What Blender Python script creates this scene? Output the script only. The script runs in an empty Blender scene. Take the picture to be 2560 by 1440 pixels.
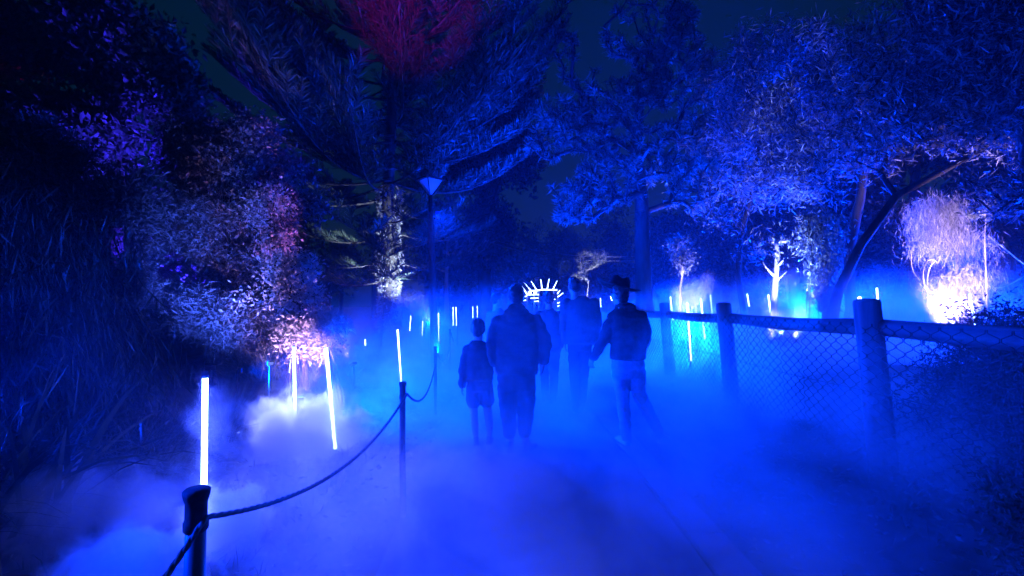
import bpy, math, random
import numpy as np
from mathutils import Vector, noise as mnoise

rng = np.random.default_rng(7)
random.seed(7)
SC = bpy.context.scene
COL = SC.collection

# ------------------------------------------------------------------ camera
F = 1200.0                       # focal length in photograph pixels (2560 wide)
CAM = np.array([0.0, 0.0, 1.5])
PITCH = math.atan(42 / F)
cam = bpy.data.cameras.new("camera")
cam.sensor_width = 36.0
cam.lens = 36.0 * F / 2560.0
cam.clip_start = 0.05
cam.clip_end = 600.0
cam_o = bpy.data.objects.new("camera", cam)
cam_o.location = CAM
cam_o.rotation_euler = (math.pi / 2 + PITCH, 0, 0)
COL.objects.link(cam_o)
SC.camera = cam_o

# ------------------------------------------------------------------ night sky
W = bpy.data.worlds.new("World")
SC.world = W
W.use_nodes = True
wn, wl = W.node_tree.nodes, W.node_tree.links
wn.clear()
sky = wn.new("ShaderNodeTexSky")
sky.sky_type = 'NISHITA'
sky.sun_disc = False
sky.sun_elevation = math.radians(-4.0)
sky.sun_rotation = math.radians(20)
sky.altitude = 50
tint = wn.new("ShaderNodeMixRGB")
tint.blend_type = 'MIX'
tint.inputs[0].default_value = 0.9
tint.inputs[2].default_value = (0.0, 0.032, 0.075, 1)
bg = wn.new("ShaderNodeBackground")
bg.inputs[1].default_value = 0.30
wo = wn.new("ShaderNodeOutputWorld")
wl.new(sky.outputs[0], tint.inputs[1])
wl.new(tint.outputs[0], bg.inputs[0])
wl.new(bg.outputs[0], wo.inputs[0])

# ------------------------------------------------------------------ exposure / render
vs = SC.view_settings
SC.display_settings.display_device = 'sRGB'
vs.view_transform = 'Standard'
vs.look = 'None'
vs.exposure = 0.0
vs.gamma = 1.0
vs.use_curve_mapping = False
SC.render.engine = 'CYCLES'
cy = SC.cycles
cy.use_denoising = True
cy.max_bounces = 5
cy.diffuse_bounces = 2
cy.glossy_bounces = 1
cy.transmission_bounces = 2
cy.transparent_max_bounces = 6
cy.volume_bounces = 1
cy.sample_clamp_indirect = 4.0
cy.use_light_tree = True
cy.caustics_reflective = False
cy.caustics_refractive = False
cy.volume_step_rate = 1.0
cy.volume_max_steps = 256
cy.use_adaptive_sampling = True
cy.adaptive_threshold = 0.035

# ------------------------------------------------------------------ helpers
def at(px, py, Y):
    """world point seen at photograph pixel (px, py) at distance Y"""
    u, v = (px - 1280) / F, (720 - py) / F
    c, s = math.cos(PITCH), math.sin(PITCH)
    d = np.array([u, c - v * s, s + v * c])
    return CAM + d * (Y / d[1])

def A(*a):
    return np.array(a, dtype=float)

def unit(v):
    v = np.asarray(v, float)
    n = np.linalg.norm(v, axis=-1, keepdims=True)
    return v / np.maximum(n, 1e-9)

def sstep(a, b, x):
    t = np.clip((np.asarray(x, float) - a) / (b - a), 0, 1)
    return t * t * (3 - 2 * t)

class MB:
    """collects vertices and faces and builds ONE mesh object"""
    def __init__(s):
        s.v, s.q, s.t, s.n = [], [], [], 0
    def add(s, v, q=None, t=None):
        v = np.asarray(v, float).reshape(-1, 3)
        if q is not None and len(q): s.q.append(np.asarray(q, np.int64).reshape(-1, 4) + s.n)
        if t is not None and len(t): s.t.append(np.asarray(t, np.int64).reshape(-1, 3) + s.n)
        s.v.append(v); s.n += len(v)
    def tube(s, pts, rad, sides=6, cap=True, ell=None):
        pts = np.asarray(pts, float)
        n = len(pts)
        rad = np.broadcast_to(np.asarray(rad, float), (n,))
        tan = unit(np.gradient(pts, axis=0))
        ref = A(0, 0, 1) if abs(tan[0][2]) < .9 else A(0, 1, 0)
        rings = []
        a = np.arange(sides) * 2 * np.pi / sides
        x = unit(np.cross(ref, tan[0]))
        for i in range(n):
            x = unit(x - tan[i] * np.dot(x, tan[i]))
            y = np.cross(tan[i], x)
            rings.append(pts[i] + rad[i] * (np.cos(a)[:, None] * x + np.sin(a)[:, None] * y))
        v = np.concatenate(rings)
        i0 = np.arange(n - 1)[:, None] * sides + np.arange(sides)[None]
        i1 = np.arange(n - 1)[:, None] * sides + (np.arange(sides)[None] + 1) % sides
        q = np.stack([i0, i1, i1 + sides, i0 + sides], -1).reshape(-1, 4)
        t = None
        if cap:
            v = np.concatenate([v, pts[:1], pts[-1:]])
            k = np.arange(sides); k1 = (k + 1) % sides; o = (n - 1) * sides
            t = np.concatenate([np.stack([k1, k, np.full(sides, n * sides)], -1),
                                np.stack([o + k, o + k1, np.full(sides, n * sides + 1)], -1)])
        s.add(v, q, t)
    def rings(s, rows, sides=16):
        """stacked horizontal ellipses: rows of (centre, rx, ry)"""
        a = np.arange(sides) * 2 * np.pi / sides
        n = len(rows)
        v = np.concatenate([np.asarray(c, float) + np.stack([rx * np.cos(a), ry * np.sin(a), 0 * a], -1) for c, rx, ry in rows])
        i0 = np.arange(n - 1)[:, None] * sides + np.arange(sides)[None]
        i1 = np.arange(n - 1)[:, None] * sides + (np.arange(sides)[None] + 1) % sides
        q = np.stack([i0, i1, i1 + sides, i0 + sides], -1).reshape(-1, 4)
        k = np.arange(sides); k1 = (k + 1) % sides; o = (n - 1) * sides
        v = np.concatenate([v, np.asarray(rows[0][0], float)[None], np.asarray(rows[-1][0], float)[None]])
        t = np.concatenate([np.stack([k1, k, np.full(sides, n * sides)], -1), np.stack([o + k, o + k1, np.full(sides, n * sides + 1)], -1)])
        if rows[0][0][2] > rows[-1][0][2]:
            q, t = q[:, ::-1], t[:, ::-1]
        s.add(v, q, t)
    def ball(s, c, r, seg=12, rows=8, rot=None):
        r = np.broadcast_to(np.asarray(r, float), (3,))
        th = np.linspace(0, np.pi, rows + 1)[1:-1]
        a = np.arange(seg) * 2 * np.pi / seg
        v = np.stack([np.sin(th)[:, None] * np.cos(a), np.sin(th)[:, None] * np.sin(a), np.cos(th)[:, None] + 0 * a], -1).reshape(-1, 3)
        v = np.concatenate([v, A(0, 0, 1)[None], A(0, 0, -1)[None]]) * r
        if rot is not None: v = v @ np.asarray(rot).T
        m = rows - 1
        i0 = np.arange(m - 1)[:, None] * seg + np.arange(seg)[None]
        i1 = np.arange(m - 1)[:, None] * seg + (np.arange(seg)[None] + 1) % seg
        q = np.stack([i0, i0 + seg, i1 + seg, i1], -1).reshape(-1, 4)
        k = np.arange(seg); k1 = (k + 1) % seg; top, bot, o = m * seg, m * seg + 1, (m - 1) * seg
        t = np.concatenate([np.stack([k, k1, np.full(seg, top)], -1), np.stack([o + k1, o + k, np.full(seg, bot)], -1)])
        s.add(v + np.asarray(c, float), q, t)
    def box(s, c, d, rot=None):
        x = np.array([[-1, -1, -1], [1, -1, -1], [1, 1, -1], [-1, 1, -1], [-1, -1, 1], [1, -1, 1], [1, 1, 1], [-1, 1, 1]]) * np.asarray(d, float) / 2
        if rot is not None: x = x @ np.asarray(rot).T
        s.add(x + np.asarray(c, float), [[0, 3, 2, 1], [4, 5, 6, 7], [0, 1, 5, 4], [1, 2, 6, 5], [2, 3, 7, 6], [3, 0, 4, 7]])
    def leaves(s, P, D, L, Wd, bend=0.0):
        """diamond leaves from P along D"""
        n = len(P)
        if n == 0: return
        D = unit(D)
        r = rng.normal(size=(n, 3))
        Wv = unit(np.cross(D, r))
        N = np.cross(D, Wv)
        L = np.broadcast_to(np.asarray(L, float), (n,))[:, None]
        Wd = np.broadcast_to(np.asarray(Wd, float), (n,))[:, None]
        mid = P + D * L * .45 + N * L * bend
        v = np.stack([P, mid + Wv * Wd, P + D * L, mid - Wv * Wd], 1).reshape(-1, 3)
        s.add(v, np.arange(n * 4).reshape(n, 4))
    def blades(s, P, D, L, Wd, droop, segs=4, side=None):
        """arching ribbons; droop lowers the tips"""
        n = len(P)
        D = unit(D)
        L = np.broadcast_to(np.asarray(L, float), (n,))[:, None]
        Wd = np.broadcast_to(np.asarray(Wd, float), (n,))[:, None]
        droop = np.broadcast_to(np.asarray(droop, float), (n,))[:, None]
        up = A(0, 0, 1)
        sd = unit(np.cross(D, up) + rng.normal(size=(n, 3)) * .25) if side is None else side
        rows = []
        for k in range(segs + 1):
            t = k / segs
            c = P + D * L * t - up * droop * L * t ** 2.2
            w = Wd * (1 - t) ** .6 * .5
            if k == segs: w = Wd * .04
            rows += [c - sd * w, c + sd * w]
        v = np.stack(rows, 1).reshape(-1, 3)
        b = np.arange(n)[:, None, None] * (2 * segs + 2) + np.arange(segs)[None, :, None] * 2
        q = (b + np.array([0, 1, 3, 2])[None, None]).reshape(-1, 4)
        s.add(v, q)
    def build(s, name, mat, parent=None, origin=None, smooth=True, kind=None):
        v = np.concatenate(s.v) if s.v else np.zeros((0, 3))
        o = np.zeros(3) if origin is None else np.asarray(origin, float)
        if parent is not None and origin is None: o = WORLD[parent.name]
        v = v - o
        q = np.concatenate(s.q) if s.q else np.zeros((0, 4), np.int64)
        t = np.concatenate(s.t) if s.t else np.zeros((0, 3), np.int64)
        me = bpy.data.meshes.new(name)
        me.vertices.add(len(v)); me.vertices.foreach_set("co", v.astype(np.float32).ravel())
        me.loops.add(q.size + t.size); me.polygons.add(len(q) + len(t))
        me.loops.foreach_set("vertex_index", np.concatenate([q.ravel(), t.ravel()]).astype(np.int32))
        st = np.concatenate([np.arange(len(q)) * 4, q.size + np.arange(len(t)) * 3]).astype(np.int32)
        me.polygons.foreach_set("loop_start", st)
        me.polygons.foreach_set("use_smooth", np.full(len(q) + len(t), smooth))
        me.update(calc_edges=True); me.validate()
        if mat is not None: me.materials.append(mat)
        ob = bpy.data.objects.new(name, me)
        COL.objects.link(ob)
        if parent is not None:
            ob.parent = parent
            ob.location = o - WORLD[parent.name] if origin is not None else (0, 0, 0)
        else:
            ob.location = o
        WORLD[ob.name] = o
        if kind: ob["kind"] = kind
        return ob

WORLD = {}

def thing(name, label, cat, loc, group=None):
    o = bpy.data.objects.new(name, None)
    o.empty_display_size = .2
    COL.objects.link(o)
    o.location = loc
    WORLD[o.name] = np.asarray(loc, float)
    return tag(o, label, cat, group)

def tag(o, label, cat, group=None):
    o["label"] = label; o["category"] = cat
    if group: o["group"] = group
    return o

def fuse(mb, name, mat, parent, voxel, smooth=3, wrinkle=0.0, wscale=9.0):
    """fuses the overlapping solids in mb to one continuous skin"""
    tmp = mb.build("temp", None, None)
    md = tmp.modifiers.new("r", 'REMESH'); md.mode = 'VOXEL'; md.voxel_size = voxel; md.use_smooth_shade = True
    if smooth:
        sm = tmp.modifiers.new("s", 'SMOOTH'); sm.iterations = smooth; sm.factor = .5
    dg = bpy.context.evaluated_depsgraph_get()
    me = bpy.data.meshes.new_from_object(tmp.evaluated_get(dg))
    old = tmp.data
    bpy.data.objects.remove(tmp); bpy.data.meshes.remove(old)
    n = len(me.vertices)
    co = np.empty(n * 3, np.float32); me.vertices.foreach_get("co", co); co = co.reshape(-1, 3).astype(float)
    if wrinkle:
        no = np.empty(n * 3, np.float32); me.vertices.foreach_get("normal", no); no = no.reshape(-1, 3)
        w = np.array([mnoise.noise((p[0] * wscale * .7, p[1] * wscale * .7, p[2] * wscale * 1.8)) for p in co])
        co = co + no * (wrinkle * w)[:, None]
    co = co - WORLD[parent.name]
    me.vertices.foreach_set("co", co.astype(np.float32).ravel()); me.update()
    me.polygons.foreach_set("use_smooth", np.ones(len(me.polygons), bool))
    me.materials.clear(); me.materials.append(mat)
    me.name = name
    ob = bpy.data.objects.new(name, me)
    COL.objects.link(ob); ob.parent = parent
    WORLD[ob.name] = WORLD[parent.name]
    return ob

# ------------------------------------------------------------------ materials
def newmat(name):
    m = bpy.data.materials.new(name); m.use_nodes = True
    nt = m.node_tree; nt.nodes.clear()
    return m, nt.nodes, nt.links

def surf_mat(name, c1, c2, scale=8.0, rough=.8, bump=.0, stretch=(1, 1, 1), spec=.3, detail=5, metal=0.0):
    m, n, l = newmat(name)
    tc = n.new("ShaderNodeTexCoord"); mp = n.new("ShaderNodeMapping"); mp.inputs[3].default_value = stretch
    nz = n.new("ShaderNodeTexNoise"); nz.inputs["Scale"].default_value = scale; nz.inputs["Detail"].default_value = detail
    cr = n.new("ShaderNodeValToRGB"); cr.color_ramp.elements[0].position = .32; cr.color_ramp.elements[1].position = .68
    cr.color_ramp.elements[0].color = (*c1, 1); cr.color_ramp.elements[1].color = (*c2, 1)
    p = n.new("ShaderNodeBsdfPrincipled"); p.inputs["Roughness"].default_value = rough
    p.inputs["Specular IOR Level"].default_value = spec; p.inputs["Metallic"].default_value = metal
    o = n.new("ShaderNodeOutputMaterial")
    l.new(tc.outputs["Object"], mp.inputs[0]); l.new(mp.outputs[0], nz.inputs[0]); l.new(nz.outputs[0], cr.inputs[0])
    l.new(cr.outputs[0], p.inputs["Base Color"]); l.new(p.outputs[0], o.inputs[0])
    if bump:
        b = n.new("ShaderNodeBump"); b.inputs["Strength"].default_value = bump; b.inputs["Distance"].default_value = .02
        l.new(nz.outputs[0], b.inputs["Height"]); l.new(b.outputs[0], p.inputs["Normal"])
    return m

def leaf_mat(name, c1, c2, rough=.5, trans=.25, spec=.35):
    m, n, l = newmat(name)
    g = n.new("ShaderNodeNewGeometry")
    cr = n.new("ShaderNodeValToRGB")
    cr.color_ramp.elements[0].color = (*c1, 1); cr.color_ramp.elements[1].color = (*c2, 1)
    p = n.new("ShaderNodeBsdfPrincipled"); p.inputs["Roughness"].default_value = rough; p.inputs["Specular IOR Level"].default_value = spec
    t = n.new("ShaderNodeBsdfTranslucent")
    mx = n.new("ShaderNodeMixShader"); mx.inputs[0].default_value = trans
    o = n.new("ShaderNodeOutputMaterial")
    l.new(g.outputs["Random Per Island"], cr.inputs[0]); l.new(cr.outputs[0], p.inputs["Base Color"]); l.new(cr.outputs[0], t.inputs[0])
    l.new(p.outputs[0], mx.inputs[1]); l.new(t.outputs[0], mx.inputs[2]); l.new(mx.outputs[0], o.inputs[0])
    return m

def glow_mat(name, col, strength):
    m, n, l = newmat(name)
    e = n.new("ShaderNodeEmission"); e.inputs[0].default_value = (*col, 1); e.inputs[1].default_value = strength
    o = n.new("ShaderNodeOutputMaterial"); l.new(e.outputs[0], o.inputs[0])
    return m

M = {}
M['leaf'] = leaf_mat("leaf_green", (.035, .06, .03), (.09, .12, .07))
M['leaf_dark'] = leaf_mat("leaf_dark_green", (.025, .04, .025), (.055, .075, .05), rough=.45)
M['leaf_grey'] = leaf_mat("leaf_grey_green", (.06, .085, .06), (.12, .14, .11))
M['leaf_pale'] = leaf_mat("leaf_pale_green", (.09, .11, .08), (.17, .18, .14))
M['leaf_cool'] = leaf_mat("leaf_cool_grey", (.05, .056, .06), (.15, .155, .16))
M['leaf_mix'] = leaf_mat("leaf_mixed_grey", (.015, .02, .018), (.22, .235, .22))
M['leaf_floodlit'] = leaf_mat("leaf_floodlit", (.2, .2, .19), (.36, .35, .33))  # floodlit brightness put into the leaf colour: paler than the other leaves
M['needle'] = leaf_mat("needle_green", (.03, .05, .03), (.07, .09, .055), trans=.1)
M['blade'] = leaf_mat("blade_green", (.05, .07, .04), (.13, .14, .09), rough=.35, trans=.15, spec=.5)
M['bark'] = surf_mat("bark_brown", (.03, .025, .02), (.09, .075, .062), scale=9, bump=.6, stretch=(1, 1, .25))
M['bark_dark'] = surf_mat("bark_dark_brown", (.018, .015, .013), (.045, .038, .033), scale=9, bump=.6, stretch=(1, 1, .25))
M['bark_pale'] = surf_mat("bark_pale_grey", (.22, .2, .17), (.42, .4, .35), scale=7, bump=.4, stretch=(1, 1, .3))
M['timber'] = surf_mat("weathered_timber", (.16, .155, .145), (.36, .345, .32), scale=14, bump=.5, stretch=(1, 1, .08))
M['timber_long'] = surf_mat("weathered_timber_rail", (.10, .095, .09), (.2, .19, .17), scale=14, bump=.5, stretch=(1, .08, 1))
M['wire'] = surf_mat("weathered_wire", (.03, .03, .03), (.06, .058, .055), scale=30, rough=.7)
M['dirt'] = surf_mat("dirt_and_litter", (.05, .042, .034), (.15, .125, .10), scale=3.5, bump=.8, detail=9)
M['asphalt'] = surf_mat("path_asphalt", (.10, .10, .098), (.19, .185, .18), scale=2.2, bump=.35, detail=11)
M['concrete'] = surf_mat("edging_concrete", (.11, .11, .108), (.2, .195, .19), scale=5, bump=.3, detail=9)
M['rope'] = surf_mat("rope_fibre", (.12, .11, .10), (.2, .18, .16), scale=60, bump=.4)
M['metal_dark'] = surf_mat("dark_painted_metal", (.02, .02, .021), (.055, .054, .053), scale=26, rough=.8, spec=.25, bump=.35)
M['metal_mid'] = surf_mat("grey_painted_metal", (.12, .12, .125), (.17, .17, .175), scale=6, rough=.45, spec=.5)
M['opal'] = surf_mat("opal_lamp_glass", (.42, .43, .44), (.5, .5, .52), scale=4, rough=.25, spec=.5)
M['skin'] = surf_mat("skin", (.3, .2, .15), (.38, .26, .2), scale=20, rough=.6)
M['hair'] = surf_mat("hair_dark", (.014, .011, .009), (.035, .028, .022), scale=60, rough=.5, bump=.5, stretch=(1, 1, .2))
M['cloth_black'] = surf_mat("cloth_black", (.016, .016, .017), (.03, .03, .032), scale=30, rough=.95, bump=.2, spec=.1)
M['cloth_navy'] = surf_mat("cloth_navy", (.02, .022, .028), (.035, .037, .045), scale=30, rough=.95, bump=.2, spec=.1)
M['cloth_grey'] = surf_mat("cloth_grey", (.04, .042, .046), (.06, .062, .068), scale=30, rough=.95, bump=.2, spec=.1)
M['cloth_pale'] = surf_mat("cloth_pale", (.12, .12, .125), (.17, .17, .175), scale=30, rough=.95, bump=.2, spec=.1)
M['denim'] = surf_mat("denim_faded", (.2, .21, .23), (.3, .31, .33), scale=24, rough=.95, bump=.2, spec=.1)
M['shoe'] = surf_mat("shoe_dark", (.03, .03, .03), (.06, .06, .06), scale=30, rough=.6)
M['shoe_pale'] = surf_mat("shoe_pale", (.4, .4, .4), (.55, .55, .55), scale=30, rough=.6)
M['felt'] = surf_mat("hat_felt", (.015, .013, .012), (.028, .025, .022), scale=40, rough=.95, spec=.1)
M['tube_glow'] = glow_mat("light_tube_glow", (.09, .14, 1.0), 75.0)
M['led'] = glow_mat("led_strip_glow", (.45, .62, 1.0), 11.0)
M['led_panel'] = glow_mat("led_panel_glow", (.25, .45, 1.0), 2.0)

# ------------------------------------------------------------------ ground
def gz(x, y):
    x = np.asarray(x, float); y = np.asarray(y, float)
    right = .55 * sstep(3.6, 5.6, x)
    left = .22 * sstep(-1.8, -4.5, x) if False else .22 * sstep(1.8, 4.5, -x)
    n = .035 * (np.sin(x * 2.3 + y * 1.1) + np.sin(x * 1.1 - y * 2.7 + 1.3) + .6 * np.sin(x * 4.1 + y * 3.3))
    out = np.maximum(sstep(2.0, 3.6, x), sstep(1.4, 2.6, -x))
    return right + left + n * out

xs = np.unique(np.concatenate([np.linspace(-12, 14, 131), np.linspace(-160, -12, 30), np.linspace(14, 160, 30)]))
ys = np.unique(np.concatenate([np.linspace(-4, 26, 121), np.linspace(-60, -4, 12), np.linspace(26, 240, 40)]))
X, Y = np.meshgrid(xs, ys)
g = MB()
nx, ny = len(xs), len(ys)
ii = (np.arange(ny - 1)[:, None] * nx + np.arange(nx - 1)[None])
g.add(np.stack([X, Y, gz(X, Y)], -1), np.stack([ii, ii + 1, ii + nx + 1, ii + nx], -1).reshape(-1, 4))
g.build("ground", M['dirt'], kind="structure")

def strip(name, x0, x1, z, mat, y0=-4, y1=60, n=64):
    b = MB(); y = np.linspace(y0, y1, n)
    v = np.stack([np.stack([x0(y), y, 0 * y + z], -1), np.stack([x1(y), y, 0 * y + z], -1)], 1).reshape(-1, 3)
    i = np.arange(n - 1) * 2
    b.add(v, np.stack([i, i + 1, i + 3, i + 2], -1))
    return b.build(name, mat, kind="structure")
strip("path", lambda y: -.72 - .045 * np.maximum(y - 2, 0), lambda y: 1.115 + 0 * y, .004, M['asphalt'])
# edging: separate concrete lengths with open joints
edge = thing("path_edging", "pale concrete edging of short lengths along the right side of the path", "edging", (1.27, 2, 0))
edge["kind"] = "structure"
me_edge = None
for k in range(26):
    b = MB(); yc = .2 + k * 1.2
    b.box((1.27, yc, -.0085), (.235, 1.185, .03))
    if me_edge is None:
        o = b.build("slab", M['concrete'], edge, smooth=False); me_edge = o
    else:
        o = me_edge.copy(); COL.objects.link(o); o.parent = edge; o.location = (0, k * 1.2, 0)

# ------------------------------------------------------------------ plants
def noisev(P, s):
    return np.array([mnoise.noise((p[0] * s, p[1] * s, p[2] * s)) for p in P])

def crown_points(ells, n, shell=.45, gap=0.0, gs=.5):
    """points inside a set of ellipsoids, thinned by noise so that gaps open"""
    vol = np.array([e[1][0] * e[1][1] * e[1][2] for e in ells]); vol = vol ** .75
    out = []
    for e, k in zip(ells, (vol / vol.sum() * n * (1 + 1.2 * gap)).astype(int) + 1):
        d = unit(rng.normal(size=(k, 3)))
        r = (shell + (1 - shell) * rng.random(k)) ** .6
        out.append(np.asarray(e[0]) + d * r[:, None] * np.asarray(e[1]))
    P = np.concatenate(out)
    if gap:
        w = noisev(P, gs) + rng.normal(size=len(P)) * .06
        P = P[np.argsort(-w)][:n]
    return P

def skeleton(trunk, r0, att, up=.5):
    """grows limbs from the trunk polyline to every attractor; returns nodes, parents, radii"""
    trunk = np.asarray(trunk, float)
    nodes, par = [], []
    for i in range(len(trunk) - 1):
        k = max(2, int(np.linalg.norm(trunk[i + 1] - trunk[i]) / .3))
        for j in range(k):
            nodes.append(trunk[i] + (trunk[i + 1] - trunk[i]) * j / k); par.append(len(nodes) - 2)
    nodes.append(trunk[-1]); par.append(len(nodes) - 2)
    nt = len(nodes)
    N = np.zeros((len(att) * 6 + nt + 10, 3)); N[:nt] = nodes
    d = np.min(np.linalg.norm(att[:, None] - N[None, :nt], axis=2), axis=1)
    cnt = nt; tips = []
    zmin = trunk[0][2] + .3 * (trunk[-1][2] - trunk[0][2])
    for a in att[np.argsort(d)]:
        D = a - N[:cnt]
        dist = np.linalg.norm(D, axis=1)
        cost = dist + up * np.maximum(0, .6 * dist - D[:, 2]) + np.where(N[:cnt, 2] < zmin, 3., 0)
        k = int(np.argmin(cost))
        p = N[k]; L = dist[k]
        pd = unit(p - N[par[k]]) if par[k] >= 0 else A(0, 0, 1)
        m = int(min(5, max(1, L / .45)))
        ctrl = p + pd * L * .35 + A(0, 0, .08 * L) + rng.normal(size=3) * .06 * L
        last = k
        for j in range(1, m + 1):
            t = j / m
            q = (1 - t) ** 2 * p + 2 * t * (1 - t) * ctrl + t * t * a
            N[cnt] = q; par.append(last); last = cnt; cnt += 1
        tips.append(last)
    N = N[:cnt]; par = np.array(par)
    r = np.zeros(cnt)
    kids = [[] for _ in range(cnt)]
    for i in range(1, cnt): kids[par[i]].append(i)
    acc = np.zeros(cnt)
    for i in range(cnt - 1, -1, -1):
        acc[i] = max(acc[i], 1.0)
        if par[i] >= 0: acc[par[i]] += acc[i] if kids[par[i]] and len(kids[par[i]]) > 1 else acc[i]
    r = (acc / acc[0]) ** .42
    rmin = .006
    r = np.maximum(r * r0, rmin)
    tr = np.linspace(1, .55, nt) * r0
    r[:nt] = np.minimum(np.maximum(r[:nt], tr * .8), tr)
    return N, par, kids, r, tips

def limbs(mb, N, par, kids, r, root_flare=1.25):
    start = [(0, None)]
    while start:
        i, pre = start.pop()
        ch = ([pre] if pre is not None else []) + [i]
        while kids[ch[-1]]:
            ks = sorted(kids[ch[-1]], key=lambda k: -r[k])
            for k in ks[1:]: start.append((k, ch[-1]))
            ch.append(ks[0])
        if len(ch) < 2: continue
        rr = r[ch].copy()
        if pre is not None: rr[0] = min(rr[0], rr[1] * 1.3)
        else: rr[0] *= root_flare
        mx = rr.max()
        mb.tube(N[ch], rr, 10 if mx > .12 else 6 if mx > .035 else 4 if mx > .012 else 3, cap=False)

def foliage(mb, kind, N, par, tips, n, L, Wd, spread):
    T = N[tips]; D = unit(T - N[par[tips]])
    k = len(T)
    idx = np.repeat(np.arange(k), n)
    m = len(idx)
    if kind == 'broad':
        P = T[idx] + rng.normal(size=(m, 3)) * spread
        d = D[idx] * .5 + rng.normal(size=(m, 3)) * .8 + A(0, 0, -.15)
        k = rng.uniform(.5, 1.45, m)
        mb.leaves(P, d, L * k, Wd * k * rng.uniform(.8, 1.2, m), .08)
    elif kind == 'rosette':
        th = rng.random(m) * 2 * np.pi
        x = unit(np.cross(D, A(.3, .2, .9))); y = np.cross(D, x)
        el = rng.uniform(-.15, .85, m)
        d = x[idx] * np.cos(th)[:, None] + y[idx] * np.sin(th)[:, None] + D[idx] * el[:, None]
        P = T[idx] - D[idx] * (rng.random(m) * spread)[:, None]
        mb.leaves(P, d, L * rng.uniform(.7, 1.15, m), Wd * rng.uniform(.8, 1.2, m), .06)
    elif kind == 'needle':
        P = T[idx] - D[idx] * (rng.random(m) * spread * 1.6)[:, None] + rng.normal(size=(m, 3)) * spread * .55
        d = D[idx] * .8 + rng.normal(size=(m, 3)) * .65
        mb.leaves(P, d, L * rng.uniform(.45, 1.5, m), Wd * rng.uniform(.7, 1.4, m))
    elif kind == 'weep':
        P = T[idx] + rng.normal(size=(m, 3)) * A(spread, spread, spread * .4)
        ns = 7
        ln = L * rng.uniform(.5, 1.2, m)
        dr = rng.normal(size=(m, 3)) * .22; dr[:, 2] = 0
        for s in range(ns):
            t = (s + rng.random(m)) / ns
            q = P + dr * (ln * t ** .7)[:, None]; q[:, 2] -= ln * t
            d = rng.normal(size=(m, 3)) * .35 + A(0, 0, -1)
            mb.leaves(q, d, ln / ns * 2.3, Wd * rng.uniform(.7, 1.2, m))

def tree(name, label, cat, trunk, r0, ells, natt, fol, group=None, bark='bark', leaf='leaf', gap=1, gs=.5, shell=.45, up=.5, extra=None):
    """fol = (kind, leaves per tip, leaf length, half width, spread)"""
    trunk = np.asarray(trunk, float)
    root = thing(name, label, cat, tuple(trunk[0]), group)
    att = crown_points(ells, natt, shell, gap, gs)
    N, par, kids, r, tips = skeleton(trunk, r0, att, up)
    b = MB(); limbs(b, N, par, kids, r)
    if extra: extra(b, N, par)
    b.build("trunk", M[bark], root)
    c = MB(); foliage(c, fol[0], N, par, np.array(tips), *fol[1:])
    c.build("crown", M[leaf], root, smooth=False)
    return root

def shrub(name, label, cat, base, ells, natt, fol, stems=5, group=None, leaf='leaf', bark='bark', gap=1, gs=1.2, shell=.2):
    base = np.asarray(base, float)
    root = thing(name, label, cat, tuple(base), group)
    att = crown_points(ells, natt, shell, gap, gs)
    sb = MB(); c = MB()
    per = np.array_split(att[rng.permutation(len(att))], stems)
    for p in per:
        b0 = base + A(*(rng.normal(size=2) * .12), 0)
        b0[2] = gz(b0[0], b0[1]) - .02
        top = p.mean(0)
        N, par, kids, r, tips = skeleton([b0, b0 * .45 + top * .55 + A(0, 0, .1), top], .022, p, .2)
        limbs(sb, N, par, kids, r)
        foliage(c, fol[0], N, par, np.array(tips), *fol[1:])
    sb.build("stem", M[bark], root)
    c.build("foliage", M[leaf], root, smooth=False)
    return root

def tussock(name, label, base, n, L, wd, droop, spread=.12, lean=(.35, .75), mat='blade', group=None, cat="grass tussock", bias=None):
    base = np.asarray(base, float)
    th = rng.random(n) * 2 * np.pi
    tilt = rng.uniform(*lean, n) * rng.random(n) ** .4
    D = np.stack([np.cos(th) * np.sin(tilt * 1.5), np.sin(th) * np.sin(tilt * 1.5), np.cos(tilt * 1.5)], -1)
    if bias is not None: D = unit(D + np.asarray(bias))
    P = base + np.stack([rng.normal(size=n) * spread, rng.normal(size=n) * spread, 0 * th - .02], -1)
    b = MB(); b.blades(P, D, L * rng.uniform(.6, 1.15, n), wd * rng.uniform(.7, 1.2, n), droop * rng.uniform(.5, 1.3, n), 5)
    o = b.build(name, M[mat], origin=base, smooth=False)
    return tag(o, label, cat, group)

# ---- left edge -----------------------------------------------------
tree("leafy_tree", "tall dense leafy tree with a rounded top against the sky, beside the feathery pine", "tree",
     [at(300, 800, 11), at(295, 600, 11), at(290, 420, 11.1), at(285, 250, 11.2)], .17,
     [(at(290, 150, 11), (1.35, 1.2, 1.25)), (at(220, 260, 10.8), (1.3, 1.1, 1.1)), (at(380, 260, 11.2), (1.0, 1.0, 1.2)),
      (at(300, 380, 10.8), (1.7, 1.2, 1.1)), (at(150, 330, 10.6), (1.0, .9, .9)), (at(450, 390, 11), (.8, .8, .7))],
     420, ('broad', 95, .16, .042, .2), leaf='leaf', gs=.55)
tree("gum_tree", "dark bushy tree filling the upper left corner with a faint red patch", "tree",
     [at(-60, 800, 12), at(-50, 500, 12), at(-40, 250, 12)], .2,
     [(at(20, 120, 12), (1.1, 1.2, 1.2)), (at(-80, 260, 12), (1.5, 1.3, 1.4)), (at(40, 300, 12.4), (1.0, 1.2, 1.0)), (at(90, 170, 12.5), (.6, .8, .6))],
     260, ('broad', 90, .17, .045, .2), leaf='leaf_dark', gs=.6)
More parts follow.
